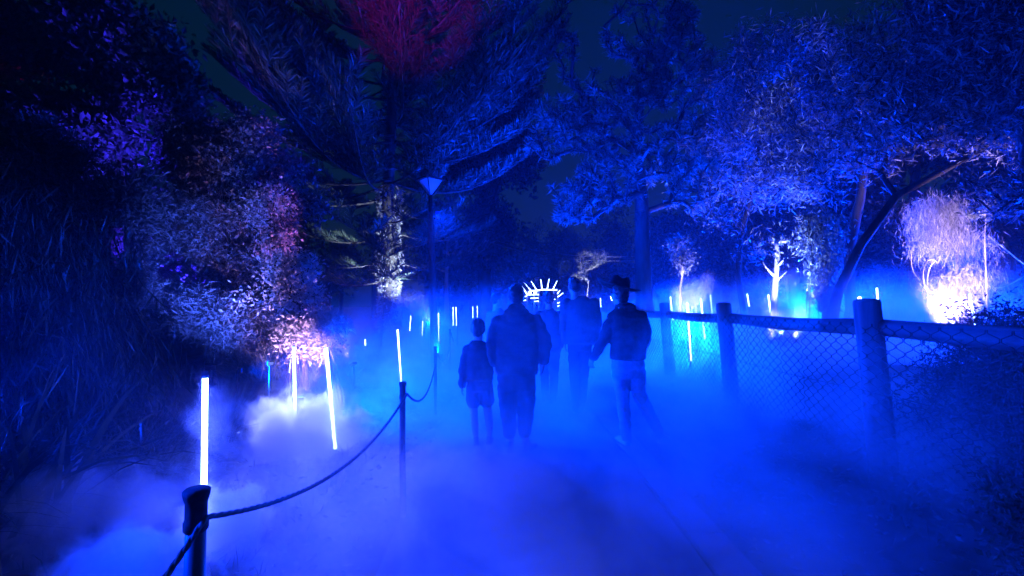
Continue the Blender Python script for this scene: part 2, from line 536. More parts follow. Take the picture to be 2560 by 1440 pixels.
shrub("weeping_shrub", "huge dark shrub with long drooping leaves at the left edge", "shrub", A(-4.9, 4.1, 0),
      [((-5.1, 4.3, 1.5), (1.3, 1.0, 1.1)), ((-4.3, 4.3, 1.1), (.8, .8, .7)), ((-5.8, 5.0, 2.3), (1.2, 1.0, .9))],
      190, ('weep', 22, 1.1, .008, .25), leaf='leaf_dark', stems=7)
shrub("bank_shrub", "shadowed twiggy shrub mass behind the drooping shrub", "shrub", A(-5.2, 7.3, .2),
      [(at(300, 560, 7.5), (1.4, .9, .9)), (at(130, 470, 7.3), (1.2, .9, .8)), (at(400, 680, 7.2), (.9, .7, .6)), (at(60, 350, 7.2), (.7, .7, .4))],
      330, ('needle', 80, .13, .010, .18), leaf='leaf_cool', stems=7)
# ---- left middle ----------------------------------------------------
shrub("leafy_shrub", "tall blue lit shrub with small glinting leaves to the left of the pine trunk", "shrub", A(*at(590, 820, 9.5)[:2], 0.2),
      [(at(560, 470, 9.6), (1.2, .9, .9)), (at(650, 400, 9.8), (1.0, .9, .8)), (at(560, 610, 9.3), (1.0, .8, .8)), (at(690, 560, 9.6), (.9, .8, .7)), (at(490, 360, 10), (.7, .7, .7))],
      420, ('broad', 70, .085, .022, .15), leaf='leaf_cool', stems=7)
shrub("undergrowth_shrub", "low dark ragged shrub reaching the ground under the glinting shrub", "shrub", A(*at(540, 840, 8.0)[:2], 0.15),
      [(at(470, 770, 8.2), (.9, .6, .5)), (at(590, 800, 8.1), (.8, .5, .42)), (at(640, 850, 7.9), (.5, .4, .3))],
      230, ('needle', 60, .12, .010, .16), leaf='leaf_cool', stems=7)
shrub("berry_shrub", "pink lit leafy branch cluster high beside the glinting shrub", "shrub", A(*at(700, 800, 8.8)[:2], 0.2),
      [(at(672, 520, 8.8), (.3, .35, .42)), (at(690, 600, 8.8), (.25, .3, .3)), (at(650, 590, 8.7), (.25, .3, .3))],
      90, ('broad', 42, .07, .018, .10), leaf='leaf_floodlit', stems=3)
shrub("flowering_shrub", "pale pink lit shrub of upright leafy sprigs above the paired light tubes", "shrub", A(*at(750, 880, 7.6)[:2], 0.1),
      [(at(745, 780, 7.6), (.5, .4, .42)), (at(670, 735, 7.8), (.5, .4, .33)), (at(770, 845, 7.3), (.36, .3, .28)), (at(710, 680, 8), (.5, .4, .3)), (at(800, 830, 7.2), (.25, .25, .2))],
      300, ('broad', 36, .065, .015, .10), leaf='leaf_floodlit', stems=7)
shrub("brush_shrub", "pale brushy shrub with bare sticks poking out beside the leaning light tube", "shrub", A(*at(835, 905, 7.0)[:2], 0.1),
      [(at(825, 825, 7), (.26, .25, .22)), (at(850, 880, 6.9), (.16, .2, .09)), (at(795, 850, 7.1), (.24, .2, .22))],
      110, ('needle', 60, .12, .005, .10), leaf='leaf_floodlit', bark='bark_pale', stems=5)
tussock("grass_tussock", "pink lit grass tussock leaning over below the upright sprigs", A(*at(640, 800, 7.6)[:2], gz(-4.0, 7.6) + .15), 420, .8, .012, .35, .18, bias=(-.35, -.1, 0), group="grass tussocks by the path")
tussock("grass_tussock", "spiky blue tussock standing up above the big light tube", A(*at(560, 905, 5.2)[:2], gz(-3.1, 5.2)), 420, .75, .012, .15, .07, lean=(.2, .7), group="grass tussocks by the path")
tussock("grass_tussock", "arching tussock with bright glinting blades left of the big light tube", A(-3.0, 3.9, gz(-3.0, 3.9)), 520, 1.0, .014, .55, .12, lean=(.4, .8), group="grass tussocks by the path")
tussock("grass_tussock", "broad arching tussock nearly black at the lower left", A(-3.3, 2.7, gz(-3.3, 2.7)), 420, 1.15, .016, .5, .14, lean=(.4, .8), mat='leaf_dark' , group="grass tussocks by the path")
tussock("arching_plant", "dark strappy plant with long arching leaves at the left edge of the picture", A(-3.0, 2.9, .2), 90, 1.5, .045, .45, .1, lean=(.3, .75), mat='leaf_dark', cat="plant")

# ---- Norfolk pine -----------------------------------------------------
def norfolk_pine():
    base = A(*at(972, 800, 14)[:2], 0)
    base[2] = gz(base[0], base[1]) - .05
    root = thing("pine_tree", "towering feathery pine with tiered fronds, red lit near its top, behind the street lamp", "pine tree", tuple(base))
    H = 16.5
    tr = MB()
    zz = np.linspace(0, H, 30)
    tr.tube(np.stack([base[0] + .05 * np.sin(zz), base[1] + 0 * zz, base[2] + zz], -1), np.linspace(.24, .03, 30), 12, cap=False)
    nd = MB(); fl = MB()
    whorls = np.concatenate([np.arange(2.3, 5, .55), np.arange(5.0, H - .3, .62)])
    for wi, z0 in enumerate(whorls):
        z = z0
        nb = 5 if z < 5 else 6
        L = np.interp(z, [2.3, 5, 8, 12, H], [2.6, 5.0, 5.2, 3.8, .8])
        for k in range(nb):
            z = z0
            th = wi * .9 + k * 2 * np.pi / nb + rng.normal() * .12
            dv = A(math.cos(th), math.sin(th), 0)
            Lb = L * rng.uniform(.82, 1.1)
            if z < 4.8 and rng.random() < .35: continue
            z = z + rng.normal() * .14
            rise = np.interp(z, [2.3, 5, 8, H], [.02, .3, .5, .75]) + rng.normal() * .05
            t = np.linspace(0, 1, 12)
            P = base + A(0, 0, z) + dv * (Lb * t)[:, None] + A(0, 0, 1) * (Lb * (rise * t ** 1.7 - .10 * np.sin(np.pi * t)))[:, None]
            P += np.cross(dv, A(0, 0, 1)) * (Lb * .05 * np.sin(t * 3 + k))[:, None]
            tr.tube(P, np.linspace(.045 if z > 4 else .03, .008, 12), 4, cap=False)
            bare = z < 4.6
            lat = np.cross(dv, A(0, 0, 1))
            nf = int(Lb / (.22 if not bare else .34))
            for f in range(nf):
                tt = .28 + .72 * (f + rng.random() * .5) / nf
                p0 = np.array([np.interp(tt, t, P[:, a]) for a in range(3)])
                sd = 1 if f % 2 else -1
                tg = unit(P[min(11, int(tt * 11) + 1)] - P[int(tt * 11) - 1])
                fd = unit(tg * .75 + lat * sd * .65 + A(0, 0, .25) + rng.normal(size=3) * .08)
                FL = rng.uniform(.75, 1.25) * (1.25 - .55 * tt) * (1.0 if not bare else .75) * min(1, Lb / 3 + .3)
                s = np.linspace(0, 1, 6)
                Q = p0 + fd * (FL * s)[:, None] + A(0, 0, .18 * FL) * (s ** 2)[:, None]
                tr.tube(Q, np.linspace(.011, .004, 6), 3, cap=False)
                nb2 = 44 if not bare else 34
                u = (np.arange(nb2) + rng.random(nb2)) / nb2
                R = np.stack([np.interp(u, s, Q[:, a]) for a in range(3)], -1)
                upv = unit(np.cross(np.cross(fd, A(0, 0, 1)), fd))
                side = unit(np.cross(fd, upv))
                sg = np.where(np.arange(nb2) % 2, 1., -1.)[:, None]
                bd = fd * .75 + side * sg * .85 + upv * .35 + rng.normal(size=(nb2, 3)) * .2
                bl = .30 * np.sin(np.pi * np.clip(u * .85 + .12, 0, 1)) ** .6 + .05
                fl.leaves(R, bd, bl, .015)
                bd2 = fd * .9 + upv * .8 + side * sg * .3 + rng.normal(size=(nb2, 3)) * .2
                fl.leaves(R, bd2, bl * .7, .013)
    tr.build("trunk", M['bark'], root)
    fl.build("crown", M['needle'], root, smooth=False)
    # ivy on the trunk
    iv = MB(); n = 1900
    z = rng.uniform(.6, 4.8, n); th = rng.random(n) * 2 * np.pi
    R = .25 + rng.random(n) * .10 * (1 + .5 * np.sin(z * 3))
    P = base + np.stack([R * np.cos(th), R * np.sin(th), z], -1)
    iv.leaves(P, np.stack([np.cos(th), np.sin(th), -.8 + 0 * z], -1) + rng.normal(size=(n, 3)) * .4, .09, .033)
    iv.build("ivy", M['leaf_floodlit'], root, smooth=False)
norfolk_pine()

# ---- behind the middle -------------------------------------------------
tree("dark_tree", "dark dense tree rising behind the street lamp between pine and sky", "tree",
     [at(1215, 800, 22), at(1210, 560, 22), at(1205, 330, 22)], .3,
     [(at(1240, 220, 22), (1.7, 1.5, 1.4)), (at(1160, 360, 22), (2.2, 1.6, 1.8)), (at(1270, 400, 21.5), (1.6, 1.4, 1.8)), (at(1180, 560, 21.5), (2.0, 1.5, 1.6)), (at(1290, 300, 22), (1.0, 1, .9))],
     420, ('broad', 80, .25, .07, .32), bark='bark_dark', leaf='leaf_dark', gs=.4)
tree("bare_tree", "thin pale trunked tree with twiggy lower branches behind the far light tubes", "tree",
     [at(1117, 800, 20), at(1116, 700, 20), at(1120, 600, 20)], .10,
     [(at(1120, 590, 20), (1.3, 1, .9)), (at(1100, 640, 20), (1, .8, .6)), (at(1180, 600, 20), (1.1, .8, .7))],
     110, ('needle', 18, .22, .012, .2), leaf='leaf_dark', bark='bark_pale', gs=.6)
shrub("low_bush", "low speckled bush behind the paired light tubes beyond the rope", "shrub", A(*at(1165, 800, 22)[:2], 0),
      [(at(1165, 740, 22), (.75, .5, .55))], 60, ('broad', 26, .12, .03, .14), leaf='leaf_grey', stems=4)

for lb, px, Yd, yt, wd in [("dense dark tree closing the sky between spindly tree and forking tree", 1990, 17, 120, 2.4), ("dense dark tree behind the long leaning limb", 2290, 16, 20, 2.6),
                       ("dense dark tree behind the upper right corner", 2580, 14, 60, 2.2), ("dark tree in the gap behind the twiggy shrub mass", 140, 17, 300, 2.6), ("dark tree between leafy tree and pine", 520, 19, 330, 2.3),
                       ("dark low tree closing the view behind the far light installation", 1390, 46, 560, 4.0)]:
    k = 12 if Yd < 40 else 40
    zc = Yd / F
    tree("dark_tree", lb, "tree", [at(px, 800, Yd), at(px - 10, 600, Yd), at(px + 5, max(yt + 200, 300), Yd)], .22 * Yd / 17,
         [(at(px, yt + 120, Yd), (wd * .8, 1.6, 130 * zc)), (at(px - 110, yt + 280, Yd), (wd, 1.6, 140 * zc)), (at(px + 110, yt + 260, Yd), (wd, 1.6, 130 * zc)), (at(px, yt + 420, Yd - .5), (wd * 1.1, 1.5, 120 * zc))],
         330, ('broad', 70, .22, .06, .32), bark='bark_dark', leaf='leaf_dark', gs=.45)

def palm(px, py, Y, label):
    top = at(px, py, Y)
    base = A(top[0], top[1], gz(top[0], top[1]))
    root = thing("palm_tree", label, "palm", tuple(base))
    b = MB(); b.tube([base, base * .5 + top * .5 + A(.05, 0, 0), top], [.2, .16, .15], 10); b.build("trunk", M['bark'], root)
    for k in range(22):
        th = k * 2.4; el = rng.uniform(-.1, .9)
        d = unit(A(math.cos(th), math.sin(th), el))
        t = np.linspace(0, 1, 8); L = rng.uniform(1.5, 2.1)
        Q = top + d * (L * t)[:, None] - A(0, 0, 1) * (.55 * L * t ** 2.2)[:, None]
        f = MB(); f.tube(Q, np.linspace(.016, .004, 8), 3, cap=False)
        n = 56; u = np.linspace(.15, 1, n)
        R = np.stack([np.interp(u, t, Q[:, a]) for a in range(3)], -1)
        sd = unit(np.cross(d, A(0, 0, 1)))
        sg = np.where(np.arange(n) % 2, 1., -1.)[:, None]
        f.leaves(R, d * .6 + sd * sg + A(0, 0, -.35), .5 * np.sin(np.pi * np.clip(u * .8 + .15, 0, 1)), .02)
        f.build("frond", M['leaf_grey'], root, smooth=False)
palm(1258, 690, 35, "palm with a mop of drooping fronds behind the far lamp")

tree("banksia_tree", "tall banksia with spiky leaf rosettes and a thick dark forking trunk beyond the fence", "tree",
     [at(1612, 790, 14), at(1606, 620, 14), at(1604, 500, 14), at(1590, 380, 14), at(1600, 240, 14)], .26,
     [(at(1500, 250, 13.8), (1.7, 1.2, 1.2)), (at(1400, 330, 13.6), (1.2, 1.1, 1.0)), (at(1620, 60, 14), (1.4, 1.2, 1.2)), (at(1700, 200, 14), (1.3, 1.2, 1.4)),
      (at(1660, 380, 14), (1.6, 1.2, 1.0)), (at(1400, 100, 13.6), (.5, .5, 1.0)), (at(1540, 430, 13.4), (1.7, 1, .9)), (at(1440, 500, 13.4), (1.0, .8, .8)), (at(1740, 440, 13.8), (1.0, .9, 1.1)), (at(1700, 30, 14), (.5, .5, .6))],
     820, ('rosette', 24, .27, .016, .22), leaf='leaf_pale', bark='bark_dark', gap=.45, gs=.7, up=.7, shell=.25)
for lb, px, Yd, y0, y1, w in [("dark ragged thicket between the street lamp and the far light installation", 1240, 27, 560, 760, 2.6), ("dark ragged thicket behind the far light installation and the crooked sapling", 1430, 34, 560, 760, 3.6),
                          ("dark thicket filling the view behind the banksia trunk", 1600, 24, 520, 750, 3.0), ("twiggy thicket behind the forked sapling", 1760, 19, 540, 740, 2.4),
                          ("twiggy thicket between the white dead trunk and the vine wrapped trunk", 1985, 17, 480, 700, 2.0), ("twiggy thicket under the long leaning limb", 2230, 14, 520, 720, 1.7)]:
    zc = Yd / F
    shrub("thicket", lb, "thicket", A(at(px, 800, Yd)[0], Yd, float(gz(at(px, 800, Yd)[0], Yd))),
          [(at(px, (y0 + y1) / 2, Yd), (w, 1.2, (y1 - y0) * .42 * zc)), (at(px - 60, y0 + 50, Yd), (w * .55, 1.0, 60 * zc)), (at(px + 70, y0 + 90, Yd), (w * .5, 1.0, 70 * zc))],
          230, ('broad', 40, .16, .03, .24), leaf='leaf_mix' if Yd < 20 else 'leaf_dark', bark='bark_dark', stems=8, gs=.7)
tree("pale_sapling", "small white lit tree with a crooked fine crown behind the short haired man", "tree",
     [at(1466, 790, 18), at(1468, 740, 18), at(1472, 700, 18)], .035,
     [(at(1472, 650, 18), (.5, .4, .4)), (at(1450, 690, 18), (.3, .3, .2)), (at(1500, 640, 18), (.3, .3, .3))],
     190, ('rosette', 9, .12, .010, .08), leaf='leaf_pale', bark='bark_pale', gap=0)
tree("pale_sapling", "forked white lit sapling above the second fence post from the hat wearer", "tree",
     [at(1702, 790, 13), at(1700, 720, 13), at(1706, 690, 13)], .045,
     [(at(1690, 665, 13), (.25, .3, .35)), (at(1725, 650, 13), (.22, .25, .35)), (at(1700, 620, 13), (.3, .3, .3))],
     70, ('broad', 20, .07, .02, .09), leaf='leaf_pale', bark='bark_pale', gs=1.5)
def snag(b, N, par):
    b.tube([at(1935, 690, 11), at(1915, 668, 11), at(1906, 652, 11)], [.03, .022, .008], 6)
    b.tube([at(1945, 700, 11), at(1962, 682, 11), at(1968, 678, 11)], [.02, .014, .006], 6)
tree("pale_snag", "white barked dead trunk with broken side branches rising out of the fog", "tree",
     [at(1934, 800, 11), at(1936, 740, 11), at(1940, 690, 11), at(1944, 640, 11), at(1940, 598, 11)], .085,
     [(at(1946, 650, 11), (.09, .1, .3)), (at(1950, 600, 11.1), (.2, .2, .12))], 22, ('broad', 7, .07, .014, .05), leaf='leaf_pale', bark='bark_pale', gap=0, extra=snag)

# ---- right ---------------------------------------------------------------
tea = [
 ("leaning_tree", "dark leaning tree whose long limb crosses over the glowing bush", [at(2078, 800, 10), at(2095, 730, 10), at(2150, 615, 9.9), at(2240, 490, 9.7), at(2360, 425, 9.4), at(2480, 360, 9.1)], .105,
  [(at(2300, 250, 9.5), (1.5, 1.2, .9)), (at(2180, 330, 9.9), (1.1, 1.0, .9)), (at(2450, 260, 9.1), (1.2, 1.1, .9)), (at(2250, 120, 9.5), (1.5, 1.3, .9)), (at(2420, 80, 9.2), (1.5, 1.3, .9))], 380),
 ("forking_tree", "upright dark tree forking high with a fine leaved crown over the fog", [at(2128, 800, 11.5), at(2120, 640, 11.5), at(2150, 500, 11.5), at(2165, 380, 11.5), at(2190, 230, 11.5)], .13,
  [(at(2060, 380, 11.6), (1.3, 1.1, .9)), (at(2150, 220, 11.8), (1.5, 1.2, 1.2)), (at(1980, 280, 12), (1.1, 1.1, 1.0)), (at(2040, 150, 12), (1.3, 1.2, 1.0)), (at(2000, 480, 11.4), (.9, .8, .6))], 380),
 ("spindly_tree", "thin stemmed tree with drooping twigs between banksia and white dead trunk", [at(1862, 800, 12.5), at(1845, 690, 12.5), at(1850, 600, 12.5), at(1880, 480, 12.5), at(1900, 330, 12.6)], .085,
  [(at(1870, 330, 12.8), (1.2, 1.1, 1.0)), (at(1800, 480, 12.6), (.9, .9, .9)), (at(1930, 440, 12.5), (1.0, .9, .9)), (at(1830, 200, 13), (1.1, 1, .9)), (at(1900, 130, 13), (1.1, 1.0, .7)), (at(1840, 620, 12.4), (.6, .6, .5))], 330),
 ("overhanging_tree", "dark fine leaved tree overhanging the upper right corner", [at(2640, 800, 8.2), at(2600, 560, 8.2), at(2560, 330, 8.2), at(2500, 150, 8.3)], .16,
  [(at(2500, 120, 8.3), (1.2, 1.1, .8)), (at(2580, 300, 8.2), (1.1, 1.0, .9)), (at(2400, 40, 8.5), (1.2, 1.0, .7)), (at(2540, 450, 8.2), (.7, .8, .6))], 300),
]
for nm, lb, tr, r0, el, na in tea:
    tree(nm, lb, "tree", tr, r0, el, int(na * 1.5), ('needle', 25, .18, .013, .30), leaf='leaf_mix', bark='bark_dark', gap=.6, gs=.9, shell=.15)

# vine covered trunk
root = thing("vine_covered_trunk", "slender trunk wrapped in hanging vine leaves left of the leaning tree", "tree", tuple(at(2062, 800, 10.4)))
b = MB(); b.tube([at(2062, 800, 10.4), at(2066, 700, 10.4), at(2058, 610, 10.4), at(2050, 540, 10.4)], [.06, .055, .05, .03], 8)
b.build("trunk", M['bark'], root)
v = MB(); n = 2300
t = rng.random(n) ** .8
c = at(2066, 775, 10.4) + (at(2048, 540, 10.4) - at(2066, 775, 10.4)) * t[:, None]
P = c + np.stack([rng.normal(size=n) * (.08 + .22 * t), rng.normal(size=n) * (.08 + .22 * t), 0 * t], -1)
v.leaves(P, rng.normal(size=(n, 3)) * .5 + A(0, 0, -.9), .12, .02); v.build("vine", M['leaf_grey'], root, smooth=False)
shrub("spiky_bush", "white lit tangle of curling leaves hanging left of the vine wrapped trunk", "shrub", A(*at(2030, 800, 10.8)[:2], .5),
      [(at(2020, 600, 10.8), (.45, .4, .35)), (at(2035, 540, 10.9), (.5, .4, .4)), (at(2000, 560, 10.8), (.3, .3, .3))],
      90, ('rosette', 20, .2, .01, .15), leaf='leaf_pale', stems=3, bark='bark_pale')
tree("weeping_tree", "blazing white and pink floodlit weeping tree at the right behind the fence rail", "tree",
     [at(2385, 830, 10), at(2390, 740, 10), at(2392, 640, 10), at(2396, 590, 10)], .05,
     [(at(2370, 510, 10), (.7, .5, .35)), (at(2385, 580, 10), (.62, .45, .45)), (at(2395, 660, 9.9), (.5, .4, .4)), (at(2400, 740, 9.8), (.42, .35, .25))],
     320, ('weep', 11, .5, .0034, .16), leaf='leaf_floodlit', bark='bark_pale', gs=1.4, shell=.0)
tree("leafy_sapling", "pale sapling with stubby bright leaves on top right of the glowing weeping tree", "tree",
     [at(2470, 840, 9.4), at(2466, 700, 9.4), at(2462, 600, 9.4), at(2464, 550, 9.4)], .018,
     [(at(2462, 520, 9.4), (.3, .25, .2)), (at(2480, 480, 9.4), (.2, .2, .15)), (at(2440, 530, 9.4), (.15, .2, .12))],
     26, ('rosette', 14, .12, .016, .12), leaf='leaf_pale', bark='bark_pale', gap=0)
# curling bare twigs round the weeping tree
for (x0, y0, x1, y1, sag, lb) in [(2560, 660, 2470, 590, .1, "straight pale twig reaching in from the right edge beside the glowing weeping tree"), (2560, 690, 2455, 700, -.2, "pale twig curving below the straight one right of the glowing weeping tree"),
                                  (2470, 745, 2500, 735, .25, "short curled pale twig at the lower right of the glowing weeping tree"), (2340, 650, 2322, 770, .2, "bowed pale twig hanging left of the glowing weeping tree"),
                                  (2280, 610, 2300, 700, -.1, "thin hanging twig farthest left of the glowing weeping tree")]:
    tw = MB()
    p, q = at(x0, y0, 9.8), at(x1, y1, 9.8); t = np.linspace(0, 1, 9)[:, None]
    tw.tube(p + (q - p) * t + A(0, .1, sag) * np.sin(np.pi * t), np.linspace(.014, .005, 9), 4)
    o = tw.build("bare_branch", M['bark_pale'], origin=p); tag(o, lb, "branch", "bare twigs around the weeping tree")
tw = MB(); p = at(2330, 690, 9.8)
tw.tube([p + A(.18 * math.cos(a), 0, .35 * math.sin(a)) for a in np.linspace(1, 5.2, 14)], .01, 4)
o = tw.build("bare_branch", M['bark_pale'], origin=p); tag(o, "pale twig looped into a hoop beside the glowing weeping tree", "branch", "bare twigs around the weeping tree")

shrub("dense_bush", "dark rounded bush behind the fence wire at the right edge", "shrub", A(6.1, 6.2, .5),
      [((6.1, 6.0, 1.0), (1.0, .9, .45)), ((7.1, 6.4, 1.05), (1.0, .9, .4)), ((5.35, 5.7, .8), (.5, .5, .3))],
      200, ('broad', 60, .048, .010, .14), leaf='leaf_dark', stems=7)
shrub("dense_bush", "low scrubby bush at the foot of the nearest fence post", "shrub", A(4.1, 3.9, .1),
      [((4.3, 4.2, .55), (.8, .7, .45)), ((4.9, 4.6, .8), (.8, .7, .5)), ((4.2, 3.5, .35), (.5, .5, .3))],
      190, ('broad', 46, .042, .009, .12), leaf='leaf_dark', stems=6)
shrub("dense_bush", "sprigged weeds beside the verge in the lower right corner", "shrub", A(3.0, 2.5, 0),
      [((3.2, 2.7, .25), (.45, .4, .25)), ((2.75, 2.35, .15), (.3, .3, .18)), ((3.6, 3.2, .3), (.5, .4, .28))],
      110, ('broad', 22, .045, .012, .07), leaf='leaf', stems=6)
for k, (px, py, Yd, L) in enumerate([(1790, 760, 11.5, 1.2), (1960, 770, 10.5, .8), (1990, 765, 10.8, .9)]):
    b = MB(); p = at(px, py + 40, Yd); p[2] = gz(p[0], p[1]); n = 22
    for j in range(n):
        d = unit(A(rng.normal() * .6, rng.normal() * .4, 1)); t = np.linspace(0, 1, 6)[:, None]; l = L * rng.uniform(.6, 1.2)
        b.tube(p + d * l * t + A(rng.normal() * .25, 0, -.15) * t ** 2, np.linspace(.011, .003, 6), 3, cap=False)
    o = b.build("bare_shrub", M['bark_dark'], origin=p)
    tag(o, ["bare twiggy shrub fanning out in the fog above the second near fence post", "small leafless shrub of thin stems in front of the white dead trunk", "thin leafless twigs rising between the white dead trunk and the vine"][k], "shrub", "bare twiggy shrubs in the fog")

# ---- far wood: one mass nobody could count --------------------------------
fw_t, fw_l = MB(), MB()
for k in range(44):
    x = -44 + k * 2.15 + rng.normal() * .8; y = 39 + rng.random() * 12 + abs(x) * .1
    if 1.5 < x / y * 40 < 7: h = rng.uniform(5, 6.5)
    else: h = rng.uniform(8, 12)
    p = A(x, y, gz(x, y) - .1)
    fw_t.tube([p, p + A(rng.normal() * .3, 0, h * .5), p + A(rng.normal() * .6, 0, h * .9)], [.28, .2, .06], 6, cap=False)
    P = crown_points([(p + A(0, 0, h * .62), (2.0, 1.8, h * .38)), (p + A(rng.normal(), 0, h * .35), (1.8, 1.5, h * .3))], 900, .3, 1, .35)
    fw_l.leaves(P + rng.normal(size=P.shape) * .15, rng.normal(size=P.shape), .5, .14)
wood = fw_l.build("woodland", M['leaf_dark'], smooth=False, kind="stuff")
tr = fw_t.build("trunk", M['bark_dark'], wood, kind="stuff")

# ---- grass and litter at ground level ---------------------------------------
n = 26000
x = np.concatenate([rng.uniform(-7, -1.35, n // 2), rng.uniform(2.3, 10, n // 2)])
y = 1.0 + 15 * rng.random(n) ** 1.4
keep = (x < 0) & (x < -.95 - .05 * y) | (x > 0) & ((x > 3.4) | (rng.random(n) < .25))
x, y = x[keep], y[keep]
P = np.stack([x, y, gz(x, y) - .01], -1)
D = unit(np.stack([rng.normal(size=len(x)) * .5, rng.normal(size=len(x)) * .5, np.ones(len(x))], -1))
b = MB(); b.blades(P, D, rng.uniform(.08, .26, len(x)), .009, .35, 2)
b.build("grass", M['blade'], smooth=False, kind="stuff")
n = 5000
x = np.where(rng.random(n) < .5, rng.uniform(1.45, 3.6, n), rng.uniform(-3, -.85, n)); y = .9 + 9 * rng.random(n) ** 1.3
b = MB(); b.leaves(np.stack([x, y, gz(x, y) + .012], -1), np.stack([rng.normal(size=n), rng.normal(size=n), rng.normal(size=n) * .12], -1), rng.uniform(.03, .08, n), .012)
b.build("leaf_litter", M['leaf_pale'], smooth=False, kind="stuff")

# ------------------------------------------------------------------ fence
FX = 3.33
fence = thing("fence", "weathered log post fence with rail and chain link wire along the right of the path", "fence", (FX, 4.41, 0))
py_ = [4.41 + 2.95 * i for i in range(-1, 6)]
RT = 1.37
for i, yy in enumerate(py_):
    b = MB()
    gz0 = float(gz(FX, yy))
    bot, top = A(FX + .04 + .02 * (i % 2), yy, gz0 - .2), A(FX - .06 - .015 * (i % 3), yy, 1.535 + .012 * math.sin(i * 2.1))
    R = .110
    pts = [bot, bot + (top - bot) * .5, bot + (top - bot) * .985, top, top + A(0, 0, .012)]
    b.tube(pts, [R * 1.05, R, R * .98, R * .9, R * .55], 20)
    b.build("post", M['timber'], fence)
for i in range(len(py_) - 1):
    b = MB(); y0, y1 = py_[i], py_[i + 1]
    t = np.linspace(0, 1, 8)[:, None]
    p0, p1 = A(FX + .01, y0 + .06, RT - .075), A(FX + .01, y1 - .06, RT - .075)
    pp = p0 + (p1 - p0) * t + A(0, 0, -.025) * np.sin(np.pi * t)
    a = np.arange(12) * 2 * np.pi / 12
    b.tube(pp, .078 + .004 * np.sin(np.arange(8) * 1.7 + i), 12)
    b.build("rail", M['timber_long'], fence)
    # chain link bay: zigzag wires hooked into each other
    w = MB(); pitch, half = .082, .056
    z1 = RT - .05
    cols = int((y1 - y0) / pitch)
    for c in range(cols):
        yc = y0 + (c + .5) * (y1 - y0) / cols
        zb = float(gz(FX - .1, yc)) + .02
        k = int((z1 - zb) / half)
        zz = z1 - np.arange(k + 1)[::-1] * half
        sgn = np.where((np.arange(k + 1) + c) % 2, 1, -1)
        lean = (1.37 - zz) / 1.4 * .09
        # each turn has a short straight twist, which makes the cells six sided
        pts = []
        for q in range(k + 1):
            yq = yc + sgn[q] * pitch * .5
            xq = FX - .155 + lean[q] + .004 * sgn[q] + .012 * math.sin(yc * 3.1 + zz[q] * 4)
            pts += [(xq, yq, zz[q] - .012), (xq, yq, zz[q] + .012)]
        pts = np.array(pts)
        w.tube(pts, .0042, 4, cap=False)
    o = w.build("wire_mesh", M['wire'], fence, kind="stuff")
    for zf in (.72,):
        w = MB(); yy = np.linspace(y0, y1, 40)
        pts = np.stack([FX - .165 + .04 + 0 * yy, yy, zf - .02 * np.sin((yy - y0) / (y1 - y0) * np.pi)], -1)
        w.tube(pts, .0028, 4, cap=False)
        for yb in np.arange(y0 + .05, y1, .12):
            for s in (1, -1):
                w.tube([(FX - .125, yb, zf - .02 - .018), (FX - .125 + .016 * s, yb + .01 * s, zf + .01)], .0018, 3, cap=False)
        w.build("barbed_wire", M['wire'], fence)

# ------------------------------------------------------------------ rope barrier
posts = [A(-.76, -.6, 0), A(*at(490, 1300, 1.46)[:2], 0), A(-.78, 3.45, 0), A(-1.05, 6.6, 0), A(-1.42, 11.0, 0), A(-1.75, 15.5, 0)]
plab = [None, "nearest rope barrier post with a flared collar beside the big light tube", "rope barrier post fading into fog below the short leaning light tube",
        "rope barrier post standing in front of the street lamp base", "slim pale rope barrier post right of the street lamp", "farthest rope barrier post where the sagging rope ends"]
RH = [.93, .95, .95, .93, .95, .95]
for i, p in enumerate(posts):
    if i == 0: continue
    r = thing("rope_post", plab[i], "post", tuple(p), "posts of the rope barrier")
    b = MB(); h = RH[i]
    b.tube([p + A(.012, 0, -.1), p + A(0, 0, h * .5), p + A(0, 0, h - .10)], np.array([.031, .030, .0275]) * (1 if i == 1 else .72), 16); b.build("post", M['metal_mid' if i in (1, 4) else 'metal_dark'], r)
    b = MB(); zz = [h - .125, h - .118, h - .098, h - .09, h - .04, h - .02, h - .006, h]
    b.tube([p + A(0, 0, z) for z in zz], (1 if i == 1 else .72) * np.array([.030, .034, .034, .030, .030, .036, .0375, .031]), 16); b.build("collar", M['metal_dark'], r)
b = MB()
for i in range(len(posts) - 1):
    p, q = posts[i] + A(0.03, 0, RH[i] - .085), posts[i + 1] + A(0.03, 0, RH[i + 1] - .085)
    t = np.linspace(0, 1, 26)[:, None]
    sag = (.085 if i else .10) * np.linalg.norm(q - p)
    pp = p + (q - p) * t + A(0, 0, -sag) * (4 * t * (1 - t))
    # three twisted strands
    L = np.linspace(0, np.linalg.norm(q - p), 26 * 5); T = np.linspace(0, 1, 26 * 5)
    base = np.stack([np.interp(T, t[:, 0], pp[:, a]) for a in range(3)], -1)
    if i < 3:
        dv = unit(q - p); s1 = unit(np.cross(dv, A(0, 0, 1))); s2 = np.cross(s1, dv)
        for k in range(3):
            ph = L * 55 + k * 2.094
            b.tube(base + (np.cos(ph)[:, None] * s1 + np.sin(ph)[:, None] * s2) * .0042, .0055, 5, cap=False)
    else:
        b.tube(pp, .009, 5, cap=False)
o = b.build("barrier_rope", M['rope'], origin=posts[1]); tag(o, "twisted rope sagging from post to post along the left side of the path", "rope")

